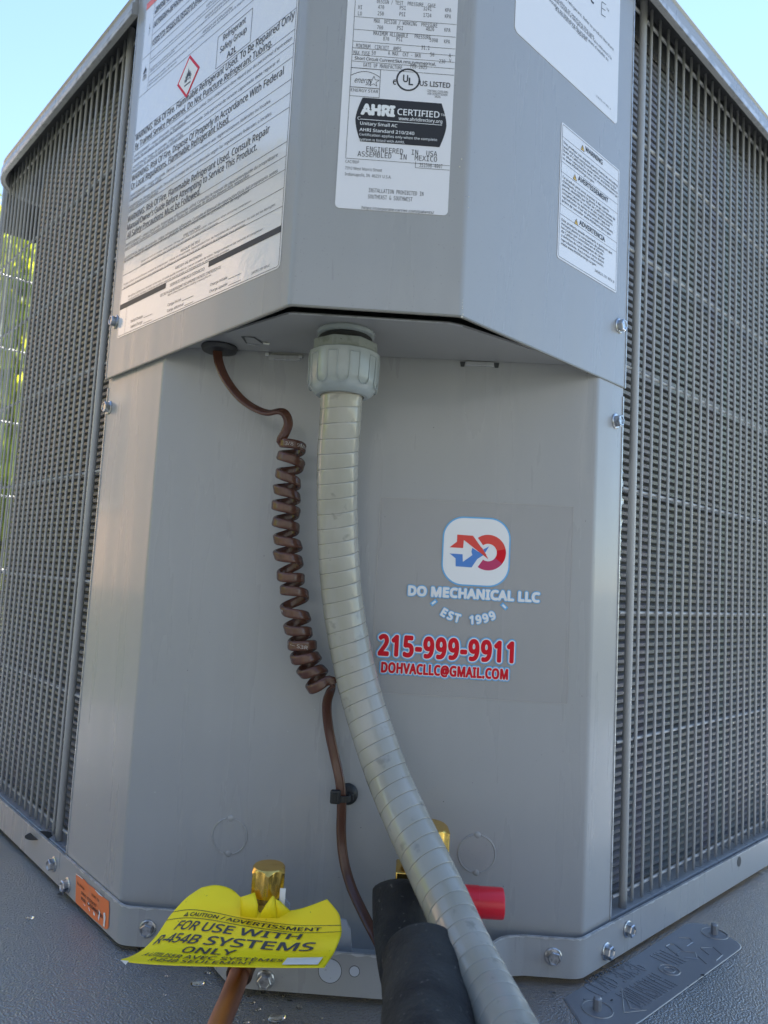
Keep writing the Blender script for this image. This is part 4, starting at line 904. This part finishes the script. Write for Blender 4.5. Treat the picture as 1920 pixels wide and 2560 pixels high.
def facet(t, h):
    k = (t*10+.35) % 1; return 1-.018*max(0, 1-abs(k-.5)*3.2)*(1 if h > z0n+Hn*.22 else 0)
mb = MB(); prof = [(z0n, .0128), (z0n, .0150), (z0n+.0012, .0170), (z0n+.0045, .0196), (z0n+.009, .0206), (z1n-.0006, .0211), (z1n, .0205), (z1n, .0185), (z1n-.001, .018)]
mb.lathe((AX.x, AX.y, 0), (0, 0, 1), prof, 120, cap=False, fn=facet); nut = mb.build('compression_nut', M['pvc'], cond, smooth=30)
mb = MB()
for k in range(10):
    t0 = 2*PI*(k+.13)/10; hw = .105*2*PI/2*.52; pts = []
    zz0, zz1 = z0n+Hn*.30, z1n-Hn*.13
    def cp(a, z): 
        r_ = .0206+(.0211-.0206)*(z-z0n-.009)/(Hn-.009)+.0001; return Vector((AX.x+r_*math.sin(a), AX.y-r_*math.cos(a), z))
    pts = [cp(t0-hw, zz1-(zz1-zz0)*j/6) for j in range(7)]+[cp(t0-hw*math.cos(PI*j/8), zz0-.0035*math.sin(PI*j/8)) for j in range(1, 8)]+[cp(t0+hw, zz0+(zz1-zz0)*j/6) for j in range(7)]
    pts += [cp(t0+hw+(2*PI/10-2*hw)*j/4, zz1) for j in range(1, 5)]
    mb.tube(pts, .00032, 6)
mb.build('grip_rib', M['pvc'], nut, smooth=50)
cpx = [(857, 975, .4215), (854, 995, .4225), (850, 1060, .425), (845, 1130, .4285), (843, 1230, .433), (844, 1320, .437), (849, 1420, .440), (859, 1520, .4425), (875, 1615, .443), (897, 1715, .441), (928, 1820, .436), (968, 1935, .427), (1010, 2035, .415), (1060, 2140, .400), (1112, 2250, .383), (1158, 2355, .362), (1212, 2465, .338), (1270, 2580, .310), (1330, 2700, .284), (1400, 2840, .255)]
P3 = spline([Yp(*c) for c in cpx], 16)
L = [0]
for i in range(1, len(P3)): L.append(L[-1]+(P3[i]-P3[i-1]).length)
def at(s):
    import bisect
    i = min(max(bisect.bisect_right(L, s)-1, 0), len(L)-2); t = (s-L[i])/(L[i+1]-L[i]); return P3[i].lerp(P3[i+1], t)
N = 56; CP = .0088; CR = .01235; pv = None; ST = [(0, .966), (.012, .990), (.035, .997), (.10, 1.0), (.35, 1.002), (.65, 1.003), (.90, 1.002), (.965, 1.000), (.988, .990)]
V_, F_ = [], []; nb = int((L[-1]-CP-.002)/CP)
for bnd in range(nb):
    for (q, f_) in ST:                                   # the jacket is a strip wound as a helix: each ring climbs one pitch round the tube
        s_ = (bnd+q)*CP; p = at(s_); t = (at(min(s_+.004, L[-1]-.0005))-at(max(s_-.004, 0))).normalized(); a = (Vector((1, 0, 0)) if pv is None else pv); a = (a-t*a.dot(t)).normalized(); pv = a; b = t.cross(a)
        for k in range(N):
            ph = 2*PI*k/N; g = f_*(1+.0022*math.sin(bnd*2.3+3*ph)+.0018*math.sin(bnd*.9+2*ph)); V_.append(p+t*(CP*k/N)+a*(CR*g*math.cos(ph))+b*(CR*g*math.sin(ph)))
nr, m_ = nb*len(ST), len(ST)
for i in range(nr-1):
    for k in range(N-1): F_.append((i*N+k, i*N+k+1, (i+1)*N+k+1, (i+1)*N+k))
    if i+1+m_ < nr: F_.append((i*N+N-1, (i+m_)*N, (i+1+m_)*N, (i+1)*N+N-1))
mb = MB(); mb.add(V_, F_); mb.tube([at(0)+Vector((0, 0, .006)), at(.004), at(.02)], CR*.985, 32); mb.build('conduit_hose', M['conduit'], cond, smooth=24)

# ------------------------------------------------------------------ coiled cable
cab = empty('coiled_cable', Yp(549, 864, .459), 'brown three core cable with a coiled middle hanging beside the conduit', 'cable')
def ribbon(mb, pts, wides, W=.0060, T=.0030, n=18):
    R = []
    for i, p in enumerate(pts):
        t = (pts[min(i+1, len(pts)-1)]-pts[max(i-1, 0)]).normalized(); wd_ = wides[i]; wd_ = (wd_-t*wd_.dot(t)).normalized(); th_ = t.cross(wd_); rg = []
        for k in range(n):
            a = 2*PI*k/n; x, y = math.cos(a), math.sin(a); sgx = (abs(x)**.75)*(1 if x > 0 else -1); sgy = (abs(y)**.8)*(1 if y > 0 else -1)
            dent = 1-.20*(math.exp(-((sgx-.36)/.13)**2)+math.exp(-((sgx+.36)/.13)**2))
            rg.append(p+wd_*(sgx*W/2)+th_*(sgy*dent*T/2))
        R.append(rg)
    mb.rings(R)
turn = [(729, 1116), (727, 1152), (721, 1198), (717.5, 1235), (716, 1274), (715, 1314), (717.5, 1357), (720, 1396.5), (727, 1446), (736, 1479), (740, 1535), (746, 1578), (754, 1614), (763, 1647), (780, 1680), (801, 1713)]
YC = .4505; cen3 = [Yp(x, y-2, YC) for x, y in turn]
def cat_(t):
    t = min(max(t, 0), len(cen3)-1.001); i = int(t); f_ = t-i; P = [cen3[max(i-1, 0)], cen3[i], cen3[i+1], cen3[min(i+2, len(cen3)-1)]]
    a, b, c, d = P; return .5*((2*b)+(c-a)*f_+(2*a-5*b+4*c-d)*f_*f_+(3*b-a-3*c+d)*f_**3)
pts, wd = [], []
up = Vector((0, 0, 1))
lead = [(545, 868, .4585), (544, 885, .457), (549, 912, .454), (566, 950, .450), (598, 992, .446), (632, 1018, .443), (668, 1032, .440), (697, 1028, .4395), (714, 1036, .441), (721, 1058, .443), (714, 1080, .445), (703, 1098, .446)]
LP_ = spline([Yp(*c) for c in lead], 6)
for i, p in enumerate(LP_):
    f_ = i/len(LP_); 
    wdir = Vector((.6, .55, .55)) if f_ < .55 else Vector((.25, .8, .6)).lerp(Vector((1, .35, .25)), min(1, (f_-.55)/.3))
    if f_ < .55: wdir = Vector((.75, .35, .55)).lerp(Vector((.25, .8, .6)), f_/.55)
    pts.append(p); wd.append(wdir.normalized())
TN = 26; rc = .0075
for k in range(int(-.22*TN), int((len(cen3)-1+.2)*TN)):
    t = k/TN; th_ = 2*PI*t-PI/2; c = cat_(t) if t >= 0 else cen3[0]+Vector((0, 0, -t*.006)); tilt = .0011*math.sin(2*PI*t*1.3)
    r_ = rc*(1+.05*math.sin(t*2.1)+.04*math.sin(t*5.3)); axd = (cat_(min(t+.5, len(cen3)-1.01))-cat_(max(t-.5, 0))).normalized()
    e1 = (Vector((1, 0, 0))-axd*axd.x).normalized(); e2 = Vector((0, 1, 0)); e2 = (e2-axd*axd.y-e1*e1.y).normalized()
    pts.append(c+e1*(r_*math.cos(th_))+e2*(r_*math.sin(th_))); wd.append((-axd+e1*(.25*math.sin(t*1.7))).normalized())
tail = [(838, 1700, .4455), (826, 1728, .449), (817, 1762, .453), (822, 1822, .4565), (837, 1893, .4575), (850, 1955, .456), (854, 2014, .456), (853, 2083, .4555), (860, 2152, .453), (880, 2222, .447), (912, 2291, .438), (935, 2335, .431), (960, 2385, .425)]
TP = spline([Yp(*c) for c in tail], 8)
# ease the last coil point into the tail
for i, p in enumerate(TP):
    if i < 1: continue
    f_ = min(1, i/14); pts.append(p); wd.append(Vector((0, -.2, 1)).lerp(Vector((1, .25, .1)), f_).normalized())
sm = [pts[0]]+[(pts[i-1]+pts[i]*2+pts[i+1])/4 for i in range(1, len(pts)-1)]+[pts[-1]]
mb = MB(); ribbon(mb, sm, wd); cabo = mb.build('cable_sheath', M['cable'], cab, smooth=60)
mb = MB()
# pale ink marks printed along the sheath
def ink(t, s0, sz):
    vs, fs = text_shape(t, 0, 1)
    out = []
    for x, y, z_ in vs:
        tt = s0+x*sz/.046; th_ = 2*PI*tt-PI/2; c = cat_(tt); r_ = rc*(1+.05*math.sin(tt*2.1)+.04*math.sin(tt*5.3))+.00145
        out.append(c+Vector((r_*math.cos(th_), r_*math.sin(th_), -.0009+y*sz-.0004)))
    mb.add(out, fs)
ink('3/8  9MM', .93-1+.02, .0022); ink('8M', 9.78, .0022); ink('11 --- S3R', 11.8, .0022); ink('AWG', 4.9-1.5, .0016)
mb.build('ink_marks', mat('ink', (.42, .38, .36), .6), cabo)
mb = MB(); g = Zp(549, 866, HP); mb.lathe((g.x, g.y, HP-.0042), (0, 0, 1), [(0, .0075), (.0008, .0108), (.0030, .0118), (.0042, .0114)], 32); mb.build('cable_grommet', M['rubber'], unit, smooth=40)

# cable tie
tie = empty('cable_tie', Yp(868, 1985, .469), 'black cable tie on a round push mount holding the brown cable', 'cable tie')
p = MP.hit(869, 1984); mb = MB(); mb.lathe(p+Vector((0, -.0001, 0)), (0, -1, 0), [(0, .0066), (.0012, .0066), (.0026, .0050), (.0034, .0025)], 32); mb.build('mount_disc', M['rubber'], tie, smooth=40)
h0 = Yp(838, 1993, .4515); mb = MB(); mb.box(h0+Vector((0, .001, 0)), (.0062, .0040, .0080)); hd = mb.build('tie_head', M['rubber'], tie, bevel=.001)
mb = MB(); mb.box(h0+Vector((-.0004, -.0012, 0)), (.0026, .0008, .0052)); mb.build('tie_slot', M['coil_dark'], hd, bevel=.0003)
mb = MB(); c0 = Yp(853, 1994, .4560); R = []
for k in range(25):
    a = 2*PI*k/24; q = c0+Vector((.0044*math.cos(a)+.0006, .0032*math.sin(a), 0)); o2 = Vector((math.cos(a), math.sin(a), 0)); R.append([q+o2*.0008+up*.0019, q+o2*.0008-up*.0019, q-up*.0019, q+up*.0019])
mb.rings(R, cap=False); mb.box(Yp(872, 1992, .4600), (.0060, .0040, .0038)); mb.build('tie_strap', M['rubber'], tie, bevel=.0002)

# ------------------------------------------------------------------ liquid valve, its yellow tag, copper pipe
VY = .410
vc = Yp(671, 2195, VY)
valve = empty('liquid_service_valve', vc+Vector((0, 0, -.06)), 'small brass service valve with a hexagonal cap rising through the yellow tag', 'valve')
hx6 = lambda t, h: (1/math.cos(((t+.06) % (1/6)-1/12)*2*PI))*.93
zt = Yp(671, 2180, VY).z; zbv = Yp(671, 2229, VY).z
def hexcap(c, z0, z1, r, parent, name='hex_cap'):
    mb = MB(); n = 72; R = []
    for (z, f_, mode) in ((z0, .90, 1), (z0+.0012, .97, .6), (z0+.0022, 1, 0), (z1-.0026, 1, 0), (z1-.0006, .9, 1), (z1, .84, 1), (z1, .0, 1)):
        rg = []
        for k in range(n):
            t = k/n; hxr = hx6(t, 0); a = 2*PI*t; rad = r*(min(hxr, 1.09)*(1-mode)+mode*1.0)*f_ if mode < 1 else r*f_*1.03
            if z == z1-.0026: rad = r*hxr
            rg.append(Vector((c.x+rad*math.cos(a), c.y+rad*math.sin(a), z+(.0016*(1-(hxr-.93)/.14) if z == z1-.0026 else 0))))
        R.append(rg)
    mb.rings(R, cap=False); return mb.build(name, M['brass'], parent, smooth=26)
hexcap(vc, zbv-.001, zt+.0035, .0094, valve)
mb = MB(); mb.lathe((vc.x, vc.y, 0), (0, 0, 1), [(zbv-.032, .0070), (zbv-.012, .0070), (zbv-.0118, .0078), (zbv-.004, .0078), (zbv-.004, .0068), (zbv+.001, .0068)], 32); mb.build('valve_stem', mat('shaded_brass', (.40, .30, .12), .42, .8, noise=[(90, (.22, .17, .08), .45, .65)]), valve, smooth=30)
mb = MB(); mb.box(Yp(706, 2243, .402), (.0030, .0004, .0090)); mb.build('white_tape', M['white_print'], valve)
mb = MB()
VB_ = (([(845, 2378), (845, 2310), (852, 2298), (866, 2302), (876, 2325), (880, 2380)], .440), ([(700, 2300), (700, 2262), (712, 2248), (724, 2262), (728, 2300)], .425))
for (pts_, yy) in VB_:
    mb = MB(); q = [Yp(x, y, yy) for x, y in pts_]; mb.add(q+[p_+Vector((0, .0015, 0)) for p_ in q], [tuple(range(len(q)))]+[(i, (i+1) % len(q), len(q)+(i+1) % len(q), len(q)+i) for i in range(len(q))]); mb.build('valve_bracket', M['pale'], valve)

pipe = empty('copper_pipe', Yp(600, 2425, .392), 'bare tarnished copper pipe running down from the small valve', 'pipe')
pp = spline([Yp(640, 2330, .405), Yp(622, 2380, .402), Yp(602, 2425, .392), Yp(578, 2490, .368), Yp(549, 2560, .342), Yp(515, 2650, .312)], 8)
mb = MB(); mb.tube(pp, .0052, 24); mb.build('pipe_tube', M['copper'], pipe, smooth=50)
mb = MB(); mb.tube(spline([Yp(622, 2380, .402), Yp(604, 2420, .3935), Yp(597, 2440, .388)], 6), [.0068]*12+[.0054], 24); mb.build('solder_joint', M['solder'], pipe, smooth=50)

# yellow tag: a bent rectangle given by rows of measured points (left to right), front edge first
rows = [
 [(303, 2399), (336, 2407), (430, 2413), (579, 2417), (700, 2419), (811, 2419)],
 [(328, 2391), (380, 2388), (455, 2394), (585, 2400), (715, 2404), (822, 2402)],
 [(360, 2372), (415, 2362), (480, 2365), (595, 2374), (725, 2383), (836, 2380)],
 [(392, 2338), (440, 2328), (505, 2332), (605, 2343), (735, 2353), (849, 2350)],
 [(416, 2302), (465, 2296), (525, 2301), (615, 2317), (740, 2333), (854, 2331)],
 [(432, 2281), (478, 2275), (535, 2282), (625, 2300), (742, 2314), (853, 2314)],
 [(466, 2245), (505, 2243), (555, 2254), (640, 2284), (740, 2292), (847, 2284)],
 [(504, 2219), (541, 2213), (580, 2224), (630, 2262), (727, 2276), (818, 2248)]]
deps = [[.370, .370, .370, .370, .370, .370], [.378, .379, .380, .380, .380, .379], [.385, .387, .389, .389, .389, .387], [.391, .393, .394, .394, .394, .392], [.396, .397, .398, .398, .398, .396], [.399, .400, .401, .401, .401, .399], [.404, .404, .404, .402, .403, .402], [.409, .409, .409, .404, .405, .406]]
G3 = [[Yp(x, y, d) for (x, y), d in zip(r, dd)] for r, dd in zip(rows, deps)]
def cr1(a, b, c, d, t): return .5*((2*b)+(c-a)*t+(2*a-5*b+4*c-d)*t*t+(3*b-a-3*c+d)*t**3)
def tagpt(u, v):
    nu, nv = 6, 8; x = min(max(u, 0), 1)*(nu-1); y = min(max(v, 0), 1)*(nv-1); i = min(int(x), nu-2); j = min(int(y), nv-2); fx, fy = x-i, y-j
    def rowp(jj):
        jj = min(max(jj, 0), nv-1); r = G3[jj]; return cr1(r[max(i-1, 0)], r[i], r[i+1], r[min(i+2, nu-1)], fx)
    return cr1(rowp(j-1), rowp(j), rowp(j+1), rowp(j+2), fy)
def tagn(u, v):
    a = tagpt(min(u+.01, 1), v)-tagpt(max(u-.01, 0), v); b = tagpt(u, min(v+.01, 1))-tagpt(u, max(v-.01, 0)); n = a.cross(b); n.normalize(); return n if n.dot(O-tagpt(u, v)) > 0 else -n
tg = empty('caution_tag', tagpt(.5, .9), 'curled yellow paper caution tag torn over the small brass valve', 'tag')
NU, NV = 50, 36; mb = MB(); idx = {}
verts = []; 
for j in range(NV+1):
    for i in range(NU+1):
        u, v = i/NU, j/NV; verts.append(tagpt(u, v))
fs = []
for j in range(NV):
    for i in range(NU):
        u, v = (i+.5)/NU, (j+.5)/NV
        if ((u-.655)/.062)**2+((v-1.0)/.115)**2 < 1: continue          # hole torn by the stem
        fs.append((j*(NU+1)+i, j*(NU+1)+i+1, (j+1)*(NU+1)+i+1, (j+1)*(NU+1)+i))
nvt = len(verts); back = [p-tagn((k % (NU+1))/NU, (k//(NU+1))/NV)*.00035 for k, p in enumerate(verts)]
mb.add(verts, fs); sheet = mb.build('tag_sheet', M['yellow'], tg, smooth=80)
so_ = sheet.modifiers.new('thickness', 'SOLIDIFY'); so_.thickness = .0003; so_.offset = 0
def flap(px, dd, mt=M['yellow'], nm='torn_flap'):
    q = [Yp(x, y, d) for (x, y), d in zip(px, dd)]; mb = MB(); mb.add(q, [(0, 1, 4), (1, 2, 4), (2, 3, 4), (3, 0, 4)] if len(q) == 5 else [tuple(range(len(q)))]); o = mb.build(nm, mt, tg, smooth=60)
    s2 = o.modifiers.new('thickness', 'SOLIDIFY'); s2.thickness = .0004; return o
def strip(A, B, nm='torn_flap', bulge=.0012, mt=M['yellow']):
    """a small curled flap between two measured edges"""
    mb = MB(); R = []; n = 6
    for (a, da), (b, db) in zip(A, B):
        pa, pb = Yp(*a, da), Yp(*b, db); R.append([pa.lerp(pb, k/n)+Vector((0, -1, .3))*bulge*math.sin(PI*k/n) for k in range(n+1)])
    mb.rings(R, closed=False); o = mb.build(nm, mt, tg, smooth=80); s2 = o.modifiers.new('thickness', 'SOLIDIFY'); s2.thickness = .00035
strip([((600, 2243), .402), ((602, 2262), .4), ((600, 2290), .3985)], [((637, 2231), .400), ((645, 2262), .3985), ((643, 2295), .3975)])
strip([((681, 2239), .3975), ((664, 2262), .397), ((645, 2294), .3965)], [((686, 2241), .398), ((690, 2270), .397), ((694, 2296), .3965)])
strip([((688, 2247), .3975), ((690, 2268), .397), ((695, 2296), .3965)], [((700, 2252), .399), ((712, 2264), .3985), ((727, 2278), .398)], bulge=.0008)
# print on the tag
TL = {}
def tprint(t, u0, u1, v0, v1, m='grey_print', b=0, shear=0):
    vs, fs = text_shape(t, b, 2, shear); Wt = max(q[0] for q in vs); out = []
    U = [(u0+(u1-u0)*x/Wt, v0+(v1-v0)*y, z_) for x, y, z_ in vs]; work = [list(f) for f in fs]; fs = []
    while work:                                        # split long triangles so the print follows the bend
        f = work.pop()
        if len(f) > 3:
            work += [[f[0], f[i], f[i+1]] for i in range(1, len(f)-1)]; continue
        e = max(range(3), key=lambda i: abs(U[f[i]][0]-U[f[(i+1) % 3]][0])+abs(U[f[i]][1]-U[f[(i+1) % 3]][1])); a_, b_, c_ = f[e], f[(e+1) % 3], f[(e+2) % 3]
        if abs(U[a_][0]-U[b_][0])+abs(U[a_][1]-U[b_][1]) > .025:
            U.append(((U[a_][0]+U[b_][0])/2, (U[a_][1]+U[b_][1])/2, U[a_][2])); k = len(U)-1; work += [[a_, k, c_], [k, b_, c_]]
        else: fs.append(f)
    out = [tagpt(u, v)+tagn(u, v)*(.0006+z_*2) for u, v, z_ in U]
    TL.setdefault(m, MB()).add(out, fs)
def tline(v, m='black', u0=0.0, u1=1.0, w_=.006):
    n = 60; A = []
    for k in range(n+1): u = u0+(u1-u0)*k/n; nn = tagn(u, v)*.0005; A.append([tagpt(u, v-w_)+nn, tagpt(u, v+w_)+nn])
    TL.setdefault(m, MB()).rings(A, closed=False)
tline(.715, w_=.004); tline(.575, w_=.004)
tprint('CAUTION / ADVERTISSMENT', .22, .90, .605, .675, 'black', .03, .1)
tprint('FOR USE WITH', .17, .83, .445, .540, 'grey_print', .03, .12)
tprint('R-454B SYSTEMS', .08, .89, .305, .400, 'grey_print', .03, .12)
tprint('ONLY', .37, .60, .195, .265, 'grey_print', .03, .12)
tprint('A UTILISER AVEC SYSTÈMES', .14, .79, .115, .165, 'grey_print', .02, .1)
tprint('R-454B SEULEMENT', .26, .68, .045, .095, 'grey_print', .02, .1)
def tquad(us, m, lift=.0006):
    TL.setdefault(m, MB()).add([tagpt(u, v)+tagn(u, v)*lift for u, v in us], [tuple(range(len(us)))])
tquad([(.165, .60), (.205, .60), (.185, .685)], 'black'); tquad([(.183, .615), (.187, .615), (.187, .66), (.183, .66)], 'yellow', .0007)
tquad([(.80, .05), (.95, .05), (.95, .19), (.80, .19)], 'white_print')
for m, mb in TL.items(): mb.build('printed_text' if m != 'white_print' else 'white_patch', M[m], sheet)
mb = MB(); c = Yp(311, 2408, .3695); mb.add([Yp(301, 2400, .3692), Yp(322, 2402, .3692), Yp(314, 2412, .3690)], [(0, 1, 2)]); mb.build('folded_corner', M['tagback'], tg)

# ------------------------------------------------------------------ suction valve, red cap, insulated pipe
sv = empty('suction_service_valve', Yp(1060, 2240, .440), 'large brass service valve half hidden behind the conduit', 'valve')
c1 = Yp(1062, 2110, .438); zt1 = Yp(1062, 2068, .438).z; zb1 = Yp(1062, 2165, .438).z
hexcap(c1, zb1, zt1+.0015, .0140, sv)
mb = MB(); mb.lathe((c1.x, c1.y, 0), (0, 0, 1), [(zb1-.035, .0135), (zb1-.006, .0135), (zb1-.004, .0125), (zb1+.001, .0125)], 40); mb.box((c1.x-.001, c1.y+.001, zb1-.013), (.0300, .020, .024)); mb.build('valve_body', M['brass'], sv, smooth=30, bevel=.0008)
rc_ = empty('service_port_cap', Yp(1225, 2257, .435), 'red plastic cap on the valve service port, right of the conduit', 'cap')
p0 = Yp(1150, 2252, .432); p1 = Yp(1259, 2259, .432); ax = (p1-p0).normalized(); Lc = (p1-p0).length
mb = MB(); mb.lathe(p0, ax, [(0, .0080), (Lc*.34, .0080), (Lc*.345, .0083), (Lc-.0012, .0083), (Lc-.0003, .0079), (Lc, .0070), (Lc, .001)], 48); mb.build('cap_shell', M['redcap'], rc_, smooth=30)
mb = MB(); mb.lathe(p0, ax, [(Lc*.05, .0086), (Lc*.42, .0086), (Lc*.425, .0080)], 72, fn=lambda t, h: 1+.018*math.sin(2*PI*t*36)); mb.build('knurled_collar', M['redcap'], rc_, smooth=10)
mb = MB(); mb.lathe(p0-ax*.022, ax, [(0, .006), (.024, .006)], 24); mb.build('port_tube', M['brass'], sv, smooth=30)
ins = empty('insulated_pipe', Yp(1010, 2300, .41), 'refrigerant pipe in thick black foam insulation passing behind the conduit', 'pipe')
pa = spline([Yp(1003, 2206, .418), Yp(1003, 2260, .412), Yp(1008, 2330, .402), Yp(1022, 2410, .388), Yp(1035, 2460, .380)], 8)
ra = [.0157*(1-.42*max(0, 1-i/3.5)**2.2) for i in range(len(pa))]
mb = MB(); mb.tube(pa, ra, 40); mb.build('foam_sleeve', M['foam'], ins, smooth=50)
pb = spline([Yp(1058, 2378, .366), Yp(1063, 2440, .352), Yp(1068, 2510, .335), Yp(1074, 2600, .312), Yp(1080, 2700, .290)], 8)
rb = [.0197*(1-.42*max(0, 1-i/3.2)**2.2)*(1+.02*math.sin(i*.62+1)) for i in range(len(pb))]
mb = MB(); mb.tube(pb, rb, 40); mb.build('foam_sleeve', M['foam'], ins, smooth=50)

# ------------------------------------------------------------------ surroundings seen behind the unit and mirrored in its paint, plus an added fill house
mb = MB(); mb.add([(-60, -60, -.06), (60, -60, -.06), (60, 60, -.06), (-60, 60, -.06)], [(0, 1, 2, 3)]); tag(mb.build('lawn', M['ground']), kind='structure')
def tree(x, y, h, r, n, label, zlow=.5):
    t = empty('leafy_tree', (x, y, -.06), label, 'tree', 'trees behind the condenser')
    mb = MB(); mb.tube([(x, y, -.06), (x+.1, y, h*.3), (x-.05, y+.1, h*.6), (x, y, h*.85)], [.16, .12, .08, .03], 8)
    for k in range(7):
        a = k*2.4; z = h*(.25+.08*k); mb.tube([(x, y, z), (x+r*.5*math.cos(a), y+r*.5*math.sin(a), z+h*.12), (x+r*.8*math.cos(a), y+r*.8*math.sin(a), z+h*.16)], [.05, .03, .01], 6)
    mb.build('trunk', M['bark'], t)
    mb = MB(); cl_ = []
    for k in range(70):
        a = random.random()*2*PI; q = random.random()**.6; zz = random.uniform(zlow, h); rr = r*math.sin(PI*min(1, .15+.85*(zz/h)))**.6*q; cl_.append(Vector((x+rr*math.cos(a), y+rr*math.sin(a), zz)))
    for k in range(n):
        c = random.choice(cl_)+Vector([random.gauss(0, .22) for _ in range(3)]); s_ = random.uniform(.04, .085)
        a = Vector([random.gauss(0, 1) for _ in range(3)]).normalized(); b = a.orthogonal().normalized(); mb.add([c-a*s_, c+b*s_*.5, c+a*s_, c-b*s_*.5], [(0, 1, 2, 3)])
    mb.build('crown', M['leaf'], t)
tree(-3.0, 5.4, 2.5, .85, 16000, 'sunlit yellow green tree seen through the left guard', .2)
tree(-5.6, 6.6, 3.2, 1.8, 5000, 'larger leafy tree further left behind the condenser', .2)
tree(-1.6, 8.4, 3.2, 1.9, 4000, 'leafy tree straight behind the condenser', .2)
tree(-5.6, -.6, 2.2, 1.3, 4000, 'low leafy tree left of the condenser', .1)
home = empty('fill_house', (-2.5, -4.2, -.06), 'unseen stucco house behind the viewer, added to bounce fill light onto the condenser', 'house')  # added out of view to bounce sunlight onto the front faces
mb = MB(); mb.box((-2.5, -5.7, 1.6), (13, 3, 3.3)); mb.build('wall', M['stucco'], home)
mb = MB(); mb.add([(-9.4, -3.7, 3.1), (4.4, -3.7, 3.1), (4.4, -5.7, 4.4), (-9.4, -5.7, 4.4), (-9.4, -7.6, 3.1), (4.4, -7.6, 3.1)], [(0, 1, 2, 3), (3, 2, 5, 4), (0, 3, 4), (1, 5, 2)]); mb.build('roof', M['roof'], home)
for xx in (-6, 1.8):
    mb = MB(); mb.box((xx, -4.18, 1.6), (1.3, .06, 1.3)); wn = mb.build('window', M['whitewood'], home); mb = MB(); mb.box((xx, -4.14, 1.6), (1.1, .03, 1.1)); mb.build('pane', M['glass'], wn)
house = empty('neighbouring_house', (-9, 3.6, -.06), 'beige neighbouring house with a shingle roof, mirrored in the paint', 'house')
mb = MB(); mb.box((-10.5, 3.4, 2.25), (4, 7.5, 4.6)); mb.build('wall', M['peach'], house)
mb = MB(); mb.add([(-8.2, -.7, 4.4), (-8.2, 7.5, 4.4), (-10.5, 7.5, 5.5), (-10.5, -.7, 5.5), (-12.8, -.7, 4.4), (-12.8, 7.5, 4.4)], [(0, 1, 2, 3), (3, 2, 5, 4), (0, 3, 4), (1, 5, 2)]); mb.build('roof', M['roof'], house)
for yy in (1.6, 4.6):
    mb = MB(); mb.box((-8.49, yy, 1.5), (.06, 1.2, 1.3)); wn = mb.build('window', M['whitewood'], house); mb = MB(); mb.box((-8.45, yy, 1.5), (.03, 1.0, 1.1)); mb.build('pane', M['glass'], wn)
house.rotation_euler.z = math.radians(33); house.location = Vector((-9.5, 5.2, -.06))
